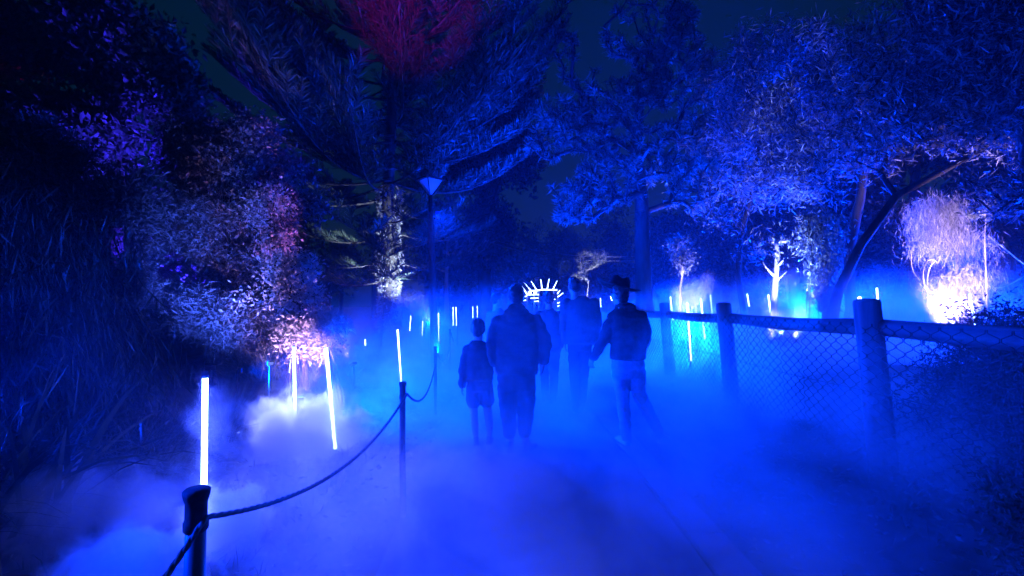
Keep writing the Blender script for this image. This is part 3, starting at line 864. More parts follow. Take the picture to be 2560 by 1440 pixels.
# ------------------------------------------------------------------ light tubes
tubes = [  # top px, bottom px, distance, label
 ((513, 945), (508, 1375), 2.94, "big blazing light tube behind the nearest rope post"),
 ((728, 857), (723, 1008), 8.0, "thinner and shorter of the paired light tubes in the white smoke"),
 ((735, 868), (738, 1068), 6.1, "longer of the paired light tubes standing in the white smoke"),
 ((815, 870), (838, 1122), 5.0, "leaning light tube rising out of the thick white smoke puff"),
 ((994, 824), (1003, 955), 9.4, "short leaning light tube above the second rope post"),
 ((1096, 783), (1097, 853), 18.5, "light tube just to the right of the street lamp pole"),
 ((1057, 803), (1054, 858), 20.0, "dim light tube broken up by twigs just to the left of the street lamp pole"),
 ((1133, 768), (1133, 815), 26.0, "left one of two thin light tubes above the slim pale rope post"),
 ((1140, 768), (1141, 815), 26.3, "right one of two thin light tubes above the slim pale rope post"),
 ((1182, 766), (1182, 795), 36.0, "left one of two tiny light tubes above the boy's head"),
 ((1193, 765), (1194, 797), 35.0, "right one of two tiny light tubes above the boy's head"),
 ((849, 812), (849, 846), 14.0, "short faint light tube stub behind the pale brushy shrub"),
 ((913, 848), (913, 864), 14.0, "tiny dim light stub between pale brushy shrub and street lamp"),
 ((1027, 790), (1024, 832), 23.0, "speckled dim light tube among the dark trunks behind the street lamp"),
 ((1718, 758), (1728, 902), 10.5, "long leaning light tube seen through the wire between the two farther fence posts"),
 ((1752, 748), (1763, 852), 12.6, "medium light tube seen through the wire next to the long leaning one"),
 ((1676, 742), (1682, 800), 15.0, "light tube just right of the farthest fence post"),
 ((1776, 738), (1782, 800), 16.0, "short light tube left of the middle fence post"),
 ((1868, 735), (1873, 766), 16.0, "small light tube behind twigs just right of the middle fence post"),
 ((1921, 737), (1932, 836), 12.6, "light tube in front of the white dead trunk crossing the rail"),
 ((2192, 720), (2203, 860), 9.6, "light tube rising behind the nearest fence post"),
 ((2424, 735), (2452, 882), 8.6, "light tube in front of the glowing weeping tree crossing the rail"),
 ((1597, 740), (1599, 775), 30.0, "tiny light tube at the shoulder of the hat wearer"),
 ((1526, 741), (1530, 752), 30.0, "tiny bright light stub at the chin of the hat wearer"),
 ((1501, 745), (1502, 768), 34.0, "faint tiny light tube left of the hat wearer"),
]
for (tp, bp, Yd, lb) in tubes:
    a, c = at(*tp, Yd), at(*bp, Yd)
    g0 = float(gz(c[0], c[1]))
    r = thing("light_tube", lb, "light tube", (c[0], c[1], g0), "glowing light tubes along the path")
    rad = .0155
    b = MB(); b.tube([c, a], rad, 12); b.build("tube", M['tube_glow'], r)
    d = unit(a - c)
    b = MB(); b.tube([a, a + d * .012], rad * 1.15, 12); b.build("end_cap", M['metal_mid'], r)
    b = MB(); foot = c - d * max(.05, (c[2] - g0 + .08) / max(.3, d[2]))
    b.tube([foot, c - d * .004], rad * .8, 8)
    b.ball(c - d * .02, (rad * 1.2, rad * 1.2, .03), 10, 6); b.build("stake", M['metal_dark'], r)
lt = thing("light_tube", "round glowing tip peeping over the top of the nearest fence post", "light tube", tuple(A(*at(2149, 745, 6.0)[:2], gz(*at(2149, 745, 6.0)[:2]))), "glowing light tubes along the path")
p = at(2149, 747, 6.0); g0 = float(gz(p[0], p[1]))
b = MB(); b.tube([A(p[0], p[1], g0 - .05), p - A(0, 0, .03)], .008, 6); b.build("stake", M['metal_dark'], lt)
b = MB(); b.ball(p, (.022, .022, .028), 12, 8); b.build("tube", M['tube_glow'], lt)

# ------------------------------------------------------------------ street lamps
def street_lamp(px, ytop, Y, pole_r, hw, hh, label, base_px=None):
    top = at(px, ytop, Y)
    bx = at(base_px or px, 800, Y)[0]
    base = A(bx, Y, float(gz(bx, Y)))
    r = thing("street_lamp", label, "street lamp", tuple(base), "street lamps along the path")
    neck = top - A(0, 0, hh)
    b = MB(); b.tube([base, base + A(0, 0, .45), base + (neck - base) * .55, base + (neck - base) * .8, neck], [pole_r * 1.25, pole_r * 1.2, pole_r, pole_r * .95, pole_r * .55], 18); b.build("pole", M['metal_dark'], r)
    s = hw
    b = MB(); b.tube([neck + A(0, 0, .02), neck + A(0, 0, hh * .35), neck + A(0, 0, hh * .95)], [s * .12, s * .38, s * .86], 4)
    gl = b.build("lamp_shade", M['opal'], r, smooth=False)
    b = MB(); b.tube([top - A(0, 0, .02), top + A(0, 0, .012), top + A(0, 0, .03)], [s * 1.12, s * 1.12, s * .5], 4); b.build("top_plate", M['metal_dark'], r, smooth=False)
    for k in range(4):
        a = k * math.pi / 2 + math.pi / 4 + .78
        d = A(math.cos(a), math.sin(a), 0)
        b = MB(); b.tube([neck + d * s * .15, top + d * s * 1.05 - A(0, 0, .02)], .012 * hw / .3, 6); b.build("rib", M['metal_dark'], r)
street_lamp(1076, 449, 10.7, .075, .31, .36, "tall dark street lamp with a flared glass head left of the walkers", 1087)
street_lamp(1278, 671, 30, .09, .32, .36, "distant street lamp with flared head in front of the palm")
street_lamp(1341, 693, 38, .09, .32, .36, "farthest street lamp head above the glowing light installation")
street_lamp(1197, 632, 22, .05, .28, .28, "thin unlit street lamp in the shade of the dark tree")

# overhead cables
for k, dz in enumerate((0, -.16)):
    p, q = at(1200, 588, 22) + A(0, 0, dz), at(1600, 640, 18) + A(0, 0, dz)
    t = np.linspace(0, 1, 20)[:, None]
    b = MB(); b.tube(p + (q - p) * t + A(0, 0, -.35) * 4 * t * (1 - t), .013, 4)
    o = b.build("overhead_cable", M['metal_mid'], origin=p)
    tag(o, ["upper sagging cable strung from the thin lamp to the banksia", "lower sagging cable strung from the thin lamp to the banksia"][k], "cable", "overhead cables")

# ------------------------------------------------------------------ glowing installation far down the path
LY = 31
li = thing("light_installation", "far glowing frame with a crown of light spikes over lit bars", "light installation", tuple(A(*at(1350, 800, LY)[:2], 0)))
def bar(name, pts, r, mat='led'):
    b = MB(); b.tube([at(x, y, LY + dz) for x, y, dz in pts], np.array(r) * .6, 6); b.build(name, M[mat], li)
bar("beam", [(1326, 727, 0), (1345, 726, -.4), (1358, 724, -.4), (1392, 725, 0)], .055)
for (x0, y0, x1, y1) in [(1327, 726, 1310, 706), (1341, 724, 1328, 703), (1355, 723, 1352, 698), (1368, 723, 1373, 697), (1383, 722, 1393, 702), (1394, 734, 1400, 726), (1395, 742, 1408, 732)]:
    bar("spike", [(x0, y0, 0), ((x0 + x1) / 2, (y0 + y1) / 2, -.3), (x1, y1, -.6)], [.05, .035, .02])
bar("side_beam", [(1304, 716, 0), (1310, 724, 0), (1318, 736, 0)], .06)
for (x0, x1, y) in [(1318, 1347, 737), (1326, 1346, 745.5), (1336, 1347, 753.5)]:
    bar("rung", [(x0, y, 0), (x1, y - .5, 0)], .04)
for (x0, x1) in [(1321, 1328), (1335, 1341)]:
    b = MB(); p = at((x0 + x1) / 2, 732, LY); b.box(p, (.2, .04, .2)); b.build("panel", M['led'], li, smooth=False)
for x in (1318, 1335, 1346.5, 1384, 1394):
    p = at(x, 726, LY + .1); b = MB(); b.tube([A(p[0], p[1], 0), p], .05, 6); b.build("upright", M['metal_mid'], li)
for (x, y) in [(1385, 750), (1396, 758), (1396, 766), (1312, 752), (1314, 742)]:
    bar("short_rung", [(x - 3, y, 0), (x + 3, y - 2, 0)], .045)

# ------------------------------------------------------------------ people
def frame(d, n):
    """orthonormal (side, normal, dir)"""
    d = unit(d); n = unit(np.asarray(n, float) - d * np.dot(n, d)); return np.cross(d, n), n, d

def hand(mb, wrist, d, palm_n, thumb, s=1.0, curl=.35):
    sd, n, d = frame(d, palm_n)
    if np.dot(sd, thumb) < 0: sd = -sd
    w = np.asarray(wrist, float)
    for t, wd, th in [(0, .024, .019), (.3, .031, .017), (.7, .038, .015), (1, .038, .012)]:
        pass
    rows = []
    for t, wd, th in [(-.15, .024, .02), (.1, .027, .018), (.5, .037, .016), (1.0, .039, .0125)]:
        c = w + d * .085 * t * s
        a = np.arange(12) * 2 * np.pi / 12
        rows.append(c + np.cos(a)[:, None] * sd * wd * s + np.sin(a)[:, None] * n * th * s)
    v = np.concatenate(rows + [(w - d * .012 * s)[None], (w + d * .087 * s)[None]])
    i0 = np.arange(3)[:, None] * 12 + np.arange(12); i1 = np.arange(3)[:, None] * 12 + (np.arange(12) + 1) % 12
    k = np.arange(12); k1 = (k + 1) % 12
    mb.add(v, np.stack([i0, i1, i1 + 12, i0 + 12], -1).reshape(-1, 4), np.concatenate([np.stack([k1, k, 0 * k + 48], -1), np.stack([36 + k, 36 + k1, 0 * k + 49], -1)]))
    for j, (off, L) in enumerate([(.030, .072), (.0105, .081), (-.0105, .075), (-.030, .058)]):
        p = w + (d * .075 + sd * off) * s
        f = unit(d + sd * off * 3.2)
        pts = [p]; ang = curl * (.35 + .12 * j)
        for sl in (.45, .32, .25):
            f2 = unit(f * math.cos(ang) + n * math.sin(ang)); f = f2
            p = p + f * L * sl * s; pts.append(p); ang = curl * .8
        mb.tube(pts, np.array([.0093, .0088, .008, .0066]) * s, 8)
    p = w + (d * .022 + sd * .026) * s
    f1 = unit(d * .7 + sd * .62 + n * .3); f2 = unit(d * .9 + sd * .25 + n * .4)
    mb.tube([p, p + f1 * .038 * s, p + (f1 * .038 + f2 * .03) * s, p + (f1 * .038 + f2 * .052) * s], np.array([.0125, .0105, .0095, .0072]) * s, 8)

def head(mb, c, s=1.0, yaw=0.0, tilt=0.0):
    """skull, jaw, nose, ears, lips; faces +Y turned by yaw (to the left positive)"""
    cy_, sy = math.cos(yaw), math.sin(yaw)
    R = np.array([[cy_, -sy, 0], [sy, cy_, 0], [0, 0, 1]])
    c = np.asarray(c, float)
    def E(o, r): mb.ball(c + R @ (np.asarray(o) * s), np.asarray(r) * s, 14, 10, R)
    E((0, -.012, .02), (.074, .093, .092)); E((0, .02, -.035), (.062, .07, .075)); E((0, .05, -.085), (.036, .035, .03))
    E((0, .094, -.02), (.014, .02, .022)); E((0, .083, .012), (.035, .014, .014)); E((0, .084, -.055), (.022, .012, .009))
    E((.076, -.005, -.012), (.010, .020, .031)); E((-.076, -.005, -.012), (.010, .020, .031))
    mb.tube([c + R @ (A(0, -.012, -.05) * s), c + R @ (A(0, -.02, -.13) * s), c + R @ (A(0, -.02, -.19) * s)], np.array([.055, .052, .062]) * s, 14)
    return R

def eyes(root, c, s, R):
    for sx in (1, -1):
        b = MB(); b.ball(np.asarray(c) + R @ (A(.03 * sx, .078, .0) * s), .011 * s, 8, 6); b.build("eye", M['shoe_pale'], root)

def hair_cap(root, c, s, R, long=0.0, top=0.0, mat='hair'):
    b = MB(); c = np.asarray(c, float)
    def E(o, r): b.ball(c + R @ (np.asarray(o) * s), np.asarray(r) * s, 16, 12, R)
    E((0, -.022, .034), (.081, .092, .088)); E((0, -.052, -.005), (.074, .058, .075 + long)); E((0, .03, .078 + top * .5), (.062, .06, .03 + top))
    E((.05, -.03, .0), (.032, .05, .05)); E((-.05, -.03, .0), (.032, .05, .05))
    o = fuse(b, "hair", M[mat], root, .010, 2, .010, 40)
    return o

def shoe(root, heel, d, s=1.0, mat='shoe', lift=0.0):
    """heel: ground point below the ankle"""
    d = unit(A(d[0], d[1], 0)); sd = A(-d[1], d[0], 0)
    R = np.stack([sd, d, A(0, 0, 1)], 1)
    h = np.asarray(heel, float)
    b = MB()
    def E(o, r): b.ball(h + R @ (np.asarray(o) * s), np.asarray(r) * s, 12, 8, R)
    E((0, .0, .045), (.04, .055, .045)); E((0, .07, .035), (.042, .07, .036)); E((0, .15, .027), (.044, .06, .027)); E((0, -.005, .085), (.038, .042, .04))
    b.box(h + R @ (A(0, .075, .012) * s), A(.078, .25, .022) * s, R)
    fuse(b, "shoe", M[mat], root, .009, 2)

def limb(mb, pts, rad, n=4, sides=14):
    """rounded tapering limb through joints"""
    pts = np.asarray(pts, float); m = len(pts)
    t = np.arange(m); T = np.linspace(0, m - 1, (m - 1) * n + 1)
    # soften corners a little
    P = np.stack([np.interp(T, t, pts[:, a]) for a in range(3)], -1)
    P[1:-1] = .25 * P[:-2] + .5 * P[1:-1] + .25 * P[2:]
    r = np.interp(T, t, rad)
    mb.tube(P, r, sides)
    mb.ball(pts[0], rad[0], 12, 8); mb.ball(pts[-1], rad[-1], 12, 8)

# -- the man in the hooded top -------------------------------------------------
def man_hooded():
    Yd = 4.96
    P = lambda x, y, d=0.0: at(x, y, Yd) + A(0, d, 0)
    root = thing("person", "broad person seen from behind in dark hooded top and rolled trousers, holding the child's hand", "person", tuple(A(*P(1293, 1120)[:2], 0)), "people walking away down the path")
    b = MB(); hc = P(1291, 741); R = head(b, hc, 1.02)
    b.rings([(P(1291, 960), .17, .12), (P(1291, 900), .17, .12), (P(1291, 830), .19, .11), (P(1291, 795), .17, .09), (P(1291, 778), .06, .06)], 20)
    limb(b, [P(1242, 803), P(1230, 862), P(1236, 908)], [.05, .042, .030]); limb(b, [P(1344, 803), P(1366, 862), P(1359, 905)], [.05, .042, .030])
    hand(b, P(1236, 907), (.05, .05, -1), (.9, .2, 0), (0.2, 1, 0), .98, .55); hand(b, P(1359, 904), (-.07, .05, -1), (-.9, .2, 0), (-.2, 1, 0), 1.0, .35)
    limb(b, [P(1269, 960), P(1271, 1030), P(1275, 1085), P(1276, 1108)], [.08, .055, .045, .038]); limb(b, [P(1316, 960), P(1314, 1030), P(1312, 1085), P(1314, 1108)], [.08, .055, .045, .038])
    fuse(b, "body", M['skin'], root, .0055, 2)
    eyes(root, hc, 1.02, R); hair_cap(root, hc, 1.04, R)
    b = MB()
    rows = [(935, 1243, 1341, .165), (925, 1239, 1345, .175), (895, 1237, 1346, .175), (860, 1236, 1347, .165), (825, 1236, 1349, .155), (803, 1238, 1348, .14), (790, 1247, 1338, .115), (780, 1261, 1322, .09), (772, 1268, 1314, .075)]
    b.rings([(P((l + r) / 2, y), (r - l) / 2 * Yd / F, ry) for y, l, r, ry in rows], 28)
    limb(b, [P(1248, 806), P(1232, 858, -.01), P(1236, 904)], [.085, .076, .058]); limb(b, [P(1340, 806), P(1362, 856, -.01), P(1359, 900)], [.085, .076, .056])
    b.ball(P(1291, 779, -.06), (.135, .095, .055), 18, 12); b.ball(P(1291, 770, -.02), (.095, .085, .045), 18, 12); b.ball(P(1291, 794, -.11), (.10, .05, .055), 16, 10)
    fuse(b, "hoodie", M['cloth_black'], root, .010, 2, .018, 8)
    b = MB()
    b.rings([(P(1291, 972), .185, .15), (P(1291, 950), .20, .16), (P(1291, 915), .19, .15)], 24)
    limb(b, [P(1268, 965), P(1270, 1030, .01), P(1274, 1082)], [.105, .085, .066]); limb(b, [P(1316, 965), P(1315, 1030, .01), P(1312, 1082)], [.105, .085, .066])
    fuse(b, "trousers", M['cloth_navy'], root, .010, 2, .012, 9)
    shoe(root, A(*P(1275, 1110)[:2], 0.0), (-.15, 1), 1.05); shoe(root, A(*P(1318, 1110)[:2], 0.0), (.45, 1), 1.05)
man_hooded()

# -- the child ------------------------------------------------------------------
def child():
    Yd = 5.2; s = .84
    P = lambda x, y, d=0.0: at(x, y, Yd) + A(0, d, 0)
    root = thing("person", "small child in dark top and shorts walking at the left of the broad person", "person", tuple(A(*P(1197, 1108)[:2], 0)), "people walking away down the path")
    b = MB(); hc = P(1195, 822); R = head(b, hc, .95)
    b.rings([(P(1197, 975), .12, .085), (P(1197, 930), .11, .08), (P(1196, 885), .12, .08), (P(1196, 866), .11, .065), (P(1195, 850), .045, .045)], 18)
    limb(b, [P(1166, 872), P(1156, 925), P(1155, 966)], [.036, .030, .022]); limb(b, [P(1222, 872), P(1228, 905), P(1238, 925)], [.036, .030, .022])
    hand(b, P(1155, 965), (-.05, .05, -1), (.9, .2, 0), (.2, 1, 0), .74, .4); hand(b, P(1233, 912), (.6, -.25, -.75), (0, .9, .3), (.2, .3, .9), .74, .8)
    limb(b, [P(1182, 965), P(1184, 1025), P(1186, 1065), P(1190, 1098)], [.062, .045, .045, .028]); limb(b, [P(1214, 965), P(1219, 1025), P(1223, 1062, .03), P(1222, 1095, .03)], [.062, .045, .045, .028])
    fuse(b, "body", M['skin'], root, .005, 2)
    eyes(root, hc, .95, R); hair_cap(root, hc, .97, R, .01)
    b = MB()
    rows = [(950, 1166, 1233, .125), (930, 1164, 1234, .13), (900, 1163, 1232, .125), (876, 1163, 1230, .11), (862, 1170, 1222, .09), (852, 1181, 1209, .06)]
    b.rings([(P((l + r) / 2, y), (r - l) / 2 * Yd / F, ry) for y, l, r, ry in rows], 24)
    limb(b, [P(1170, 875), P(1158, 922, -.01), P(1156, 962)], [.062, .055, .042]); limb(b, [P(1222, 875), P(1229, 902), P(1233, 916)], [.06, .052, .042])
    b.ball(P(1195, 856, -.04), (.085, .06, .035), 16, 10)
    fuse(b, "jumper", M['cloth_black'], root, .010, 3, .012, 11)
    b = MB()
    b.rings([(P(1199, 975), .135, .11), (P(1199, 945), .135, .11)], 20)
    limb(b, [P(1184, 965), P(1184, 1003)], [.08, .082]); limb(b, [P(1213, 965), P(1217, 1001)], [.08, .082])
    fuse(b, "shorts", M['cloth_navy'], root, .010, 3, .008, 9)
    shoe(root, A(*P(1190, 1105)[:2], 0), (-.1, 1), .84); shoe(root, A(*P(1222, 1105)[:2], 0) + A(0, .03, 0), (.1, 1), .84)
child()

# -- the hat wearer ------------------------------------------------------------
def hat_wearer():
    Yd = 5.2
    P = lambda x, y, d=0.0: at(x, y, Yd) + A(0, d, 0)
    root = thing("person", "person in a wide brimmed hat and dark jacket with pale jeans striding beside the fence", "person", tuple(A(*P(1590, 1105)[:2], 0)), "people walking away down the path")
    b = MB(); hc = P(1549, 738); R = head(b, hc, 1.0, yaw=.55)
    b.rings([(P(1571, 925), .15, .11), (P(1572, 880), .15, .105), (P(1570, 820), .165, .11), (P(1567, 785), .16, .09), (P(1558, 764), .06, .06)], 20)
    limb(b, [P(1529, 793), P(1508, 850, .02), P(1484, 896, .04)], [.05, .042, .030]); limb(b, [P(1606, 795), P(1622, 850), P(1606, 888, .14)], [.05, .042, .03])
    hand(b, P(1484, 893, .04), (-.3, .1, -1), (.8, .5, 0), (.3, 1, 0), .95, .7); hand(b, P(1606, 886, .15), (-.6, .5, -.5), (-.5, -.5, 0), (0, .2, 1), .95, .9)
    limb(b, [P(1553, 930), P(1556, 985), P(1566, 1085)], [.085, .06, .042]); limb(b, [P(1592, 930), P(1596, 985, .03), P(1645, 1078, -.03)], [.085, .06, .042])
    fuse(b, "body", M['skin'], root, .0055, 2)
    eyes(root, hc, 1.0, R); hair_cap(root, hc, 1.02, R, .03)
    b = MB()
    rows = [(897, 1526, 1613, .145), (880, 1526, 1615, .15), (850, 1526, 1617, .15), (820, 1522, 1617, .15), (795, 1519, 1613, .135), (781, 1527, 1602, .115), (770, 1537, 1583, .09), (755, 1541, 1572, .075)]
    b.rings([(P((l + r) / 2, y), (r - l) / 2 * Yd / F, ry) for y, l, r, ry in rows], 28)
    limb(b, [P(1533, 797), P(1511, 848, .02), P(1486, 892, .04)], [.08, .066, .046]); limb(b, [P(1602, 798), P(1616, 842, .0), P(1606, 880, .13)], [.085, .07, .055])
    b.ball(P(1566, 768, -.03), (.10, .09, .05), 16, 10)
    fuse(b, "jacket", M['cloth_black'], root, .010, 2, .017, 8)
    b = MB()
    b.rings([(P(1571, 945), .165, .13), (P(1570, 915), .18, .145), (P(1570, 888), .165, .13)], 24)
    limb(b, [P(1552, 935), P(1557, 985, .02), P(1566, 1092)], [.10, .078, .058]); limb(b, [P(1592, 935), P(1598, 985, .06), P(1647, 1082, -.03)], [.10, .08, .056])
    fuse(b, "jeans", M['denim'], root, .010, 2, .011, 11)
    shoe(root, A(*P(1566, 1100)[:2], 0), (-.25, 1), 1.02, 'shoe_pale'); shoe(root, A(*P(1650, 1095)[:2], .03) + A(0, -.03, 0), (.5, .8), 1.02, 'shoe_pale')
    # hat: pinched crown and curled brim, tipped to the right
    tl = .24; RT_ = np.array([[math.cos(tl), 0, math.sin(tl)], [0, 1, 0], [-math.sin(tl), 0, math.cos(tl)]])
    c0 = P(1547, 716)
    v = []; n = 40
    a = np.arange(n) * 2 * np.pi / n
    prof = [(0.0, .118), (.05, .122), (.068, .118), (.080, .09), (.088, .04), (.094, .005), (.13, -.002), (.17, 0.0), (.192, .004), (.192, -.003), (.17, -.008), (.125, -.009), (.095, -.004), (.078, .04), (.055, .1), (0, .105)]
    for (r, z) in prof:
        ry, rx = r * 1.08, r * .94
        x, y = rx * np.cos(a), ry * np.sin(a)
        zz = z + 0 * a
        if r > .11: zz = zz + np.where(np.cos(a) < 0, .035, .012) * (np.abs(np.cos(a)) ** 2.0) * ((r - .11) / .08) - .02 * np.abs(np.sin(a)) * ((r - .11) / .08)
        if z > .08: zz = zz - .03 * np.exp(-(x / .03) ** 2) * (r < .085)
        v.append(np.stack([x, y, zz], -1))
    m = len(prof)
    v = np.concatenate(v) * A(1.34, 1.3, .95) @ RT_.T + c0
    i0 = np.arange(m - 1)[:, None] * n + np.arange(n); i1 = np.arange(m - 1)[:, None] * n + (np.arange(n) + 1) % n
    b = MB(); b.add(v, np.stack([i0, i0 + n, i1 + n, i1], -1).reshape(-1, 4))
    b.build("hat", M['felt'], root)
hat_wearer()

# -- farther walkers -------------------------------------------------------------
def walker(label, Yd, hp, s, sh, hem, hips, feet, arms, top, legs, top_mat, leg_mat, yaw=0.0, tuft=.01):
    P = lambda x, y, d=0.0: at(x, y, Yd) + A(0, d, 0)
    root = thing("person", label, "person", tuple(A(*P(feet[0][0], 1000)[:2], 0)), "people walking away down the path")
    G = lambda x: A(*P(x, 1000)[:2], .07)
    b = MB(); hc = P(*hp); R = head(b, hc, s, yaw)
    b.rings([(P(*hips), .15 * s, .11 * s), (P((sh[0] + sh[1]) / 2, (sh[2] + hips[1]) / 2), .15 * s, .1 * s), (P((sh[0] + sh[1]) / 2, sh[2] + 4), .17 * s, .09 * s), (P((sh[0] + sh[1]) / 2, sh[2] - 8), .06 * s, .06 * s)], 18)
    for k, a in enumerate(arms):
        p = [P(*q) for q in a]
        limb(b, p, [.048 * s, .042 * s, .03 * s]); sg = 1 if k == 0 else -1
        hand(b, p[-1], p[-1] - p[-2] * 1.0 + A(0, 0, -.1), (sg, .1, 0), (.1, 1, 0), .95 * s, .4)
    knees = []
    for k, (fx, dy) in enumerate(feet):
        hip = P(hips[0] + (-1 if k == 0 else 1) * 13, hips[1]); ft = G(fx) + A(0, dy, 0)
        kn = (hip + ft) / 2 + A(0, .04, .02)
        knees.append((hip, kn, ft)); limb(b, [hip, kn, ft], [.08 * s, .055 * s, .038 * s])
    fuse(b, "body", M['skin'], root, .007, 2)
    eyes(root, hc, s, R); hair_cap(root, hc, s * 1.02, R, .0, tuft)
    b = MB()
    l, r, y = sh; cx = (l + r) / 2; hw = (r - l) / 2 * Yd / F
    hy = hem
    b.rings([(P(hips[0], hy), hw * .92, .14 * s), (P(hips[0], hy - 8), hw * .96, .15 * s), (P(cx, (y + hy) / 2), hw * .95, .14 * s), (P(cx, y + 10), hw, .13 * s), (P(cx, y), hw * .86, .11 * s), (P(cx, y - 7), hw * .5, .08 * s), (P(cx, y - 12), hw * .36, .07 * s)], 24)
    for a in arms:
        limb(b, [P(*q) for q in a[:2]] + [P(*a[2]) * .93 + P(*a[1]) * .07], [.075 * s, .065 * s, .05 * s])
    fuse(b, top, M[top_mat], root, .013, 3, .014, 8)
    b = MB()
    b.rings([(P(hips[0], hips[1] + 8), .165 * s, .13 * s), (P(hips[0], hips[1] - 14), .17 * s, .14 * s)], 20)
    for hip, kn, ft in knees: limb(b, [hip, kn, ft + A(0, 0, .02)], [.095 * s, .075 * s, .06 * s])
    fuse(b, legs, M[leg_mat], root, .013, 3, .012, 8)
    for k, (fx, dy) in enumerate(feet): shoe(root, G(fx) * A(1, 1, 0) + A(0, dy, 0), (.1 * (k - .5), 1), s)

walker("tall walker with short dark hair and a pale loose jacket ahead of the hat wearer", 6.7, (1435, 716), 1.02, (1411, 1490, 752), 860, (1450, 868), [(1438, 0), (1462, .25)],
       [[(1416, 758), (1409, 810), (1412, 855)], [(1485, 758), (1494, 805), (1488, 850)]], "jacket", "trousers", 'cloth_grey', 'cloth_navy', yaw=.3, tuft=.02)
walker("slim teenager with thick hair walking between the broad person and the tall walker", 7.3, (1372, 747), .97, (1345, 1402, 782), 868, (1374, 870), [(1365, .2), (1384, 0)],
       [[(1349, 788), (1342, 830), (1346, 866)], [(1398, 788), (1405, 830), (1402, 866)]], "jacket", "trousers", 'cloth_grey', 'cloth_navy', tuft=.015)
walker("half hidden walker in profile just left of the broad person", 8.2, (1243, 750), 1.0, (1222, 1268, 782), 868, (1246, 868), [(1236, 0), (1256, .2)],
       [[(1226, 788), (1220, 828), (1224, 862)], [(1264, 788), (1270, 828), (1266, 862)]], "jacket", "trousers", 'cloth_pale', 'cloth_navy', yaw=-1.2)

# ------------------------------------------------------------------ floodlights
BLUE = (.0, .028, 1.0); AZURE = (.0, .040, 1.0)
def floodlight(label, loc, target, power, color, cone=70, blend=.6, size=.05, fs=.6):
    loc = np.asarray(loc, float); d = unit(np.asarray(target, float) - loc)
    root = thing("floodlight", label, "floodlight", tuple(loc), "floodlights set among the plants")
    Rm = Vector(d).to_track_quat('-Z', 'Y').to_matrix(); R = np.array(Rm)
    b = MB(); b.box(loc - d * .05 * fs, A(.2, .15, .07) * fs, R); b.build("housing", M['metal_dark'], root, smooth=False)
    b = MB(); b.box(loc - d * .01 * fs, A(.17, .12, .006) * fs, R); b.build("lens", glow_mat("flood_lens", color, .6), root, smooth=False)
    b = MB(); g0 = float(gz(loc[0], loc[1]))
    foot = A(loc[0], loc[1], g0 - .05) if loc[2] < 2.5 else loc + A(-.12, .22, -.05)
    b.tube([foot - d * .05 * A(1, 1, 0), loc - d * .05], .012, 6); b.build("bracket", M['metal_dark'], root)
    L = bpy.data.lights.new("flood_lamp", 'SPOT'); L.energy = power; L.color = color; L.spot_size = math.radians(cone); L.spot_blend = blend; L.shadow_soft_size = size
    lo = bpy.data.objects.new("flood_lamp", L); COL.objects.link(lo); lo.parent = root
    lo.location = Vector(d * .02); lo.rotation_euler = Vector(d).to_track_quat('-Z', 'Y').to_euler()

PINK = (.85, .46, 1.0); WHITE = (.8, .85, 1.0); RED = (1.0, .02, .18); LAV = (.75, .5, 1.0)
# blue washes
floodlight("blue floodlight on a stake among the grass left of the path near the camera", (-2.6, 1.2, 1.6), (2.5, 5.5, .2), 2400, BLUE, 90, .8)
floodlight("blue floodlight low on the left bank aimed across the fog", (-3.3, 5.9, .7), (2.5, 7.7, .5), 12000, AZURE, 92, .8, .05, .4)
floodlight("blue floodlight behind the fence aimed back over the path", (4.6, 12.0, 1.0), (0.5, 6.5, .5), 24000, AZURE, 100, .8)
floodlight("blue floodlight beyond the rope posts aimed up the path", (-2.6, 15, 1.0), (1.0, 8, .6), 3000, BLUE, 100, .8)
floodlight("blue floodlight behind the banksia aimed up through its crown", (6.0, 16.5, .8), (3.4, 14, 6.5), 42000, BLUE, 100, .7)
floodlight("blue floodlight beside the path aimed at the banksia leaves", (1.5, 12.5, .3), (2.6, 14, 7), 9000, BLUE, 80, .7)
floodlight("blue floodlight behind the leaning tree aimed into the fine leaved crowns", (8.0, 13.2, .8), (7.6, 10.3, 5.0), 34000, BLUE, 120, .7)
floodlight("added blue light clamped on the tall street lamp to brighten the path fog", (-1.62, 10.36, 3.5), (.5, 5.2, 0), 9500, BLUE, 72, .9)  # added lamp without a seen source, lifts the fog over the path
floodlight("added blue light clamped on the tall street lamp to brighten the banksia leaves", (-1.62, 10.42, 3.7), (3.2, 14, 6.3), 6000, BLUE, 75, .8)  # added lamp, evens out the blue on the banksia from the front
floodlight("blue floodlight at the right end of the bank", (11.0, 11.0, .8), (8.2, 9.0, 5.0), 20000, BLUE, 110, .7)
floodlight("blue floodlight left of the pine aimed into the leafy tree", (-6.4, 9.3, 1.2), (-8.8, 11.4, 5.2), 10000, (.03, .015, 1.0), 90, .8)
floodlight("blue floodlight below the pine aimed into its fronds", (-1.6, 10.6, .4), (-4.6, 14, 6.5), 8000, BLUE, 90, .7)
floodlight("blue floodlight in the hollow behind the fence lighting the fog", (4.7, 19.0, .8), (5.0, 9.0, .9), 10000, BLUE, 100, .8)
floodlight("blue floodlight behind the vine wrapped trunk lighting the fog", (9.4, 15.8, .9), (6.5, 9.0, 1.0), 5000, BLUE, 110, .8)
floodlight("blue floodlight on the bank shining along the back of the fence", (8.2, 7.2, 1.0), (3.6, 10.5, .8), 8000, BLUE, 90, .8)
floodlight("blue floodlight far down the path", (1.5, 24, .6), (0, 30, 4), 7000, BLUE, 120, .8)
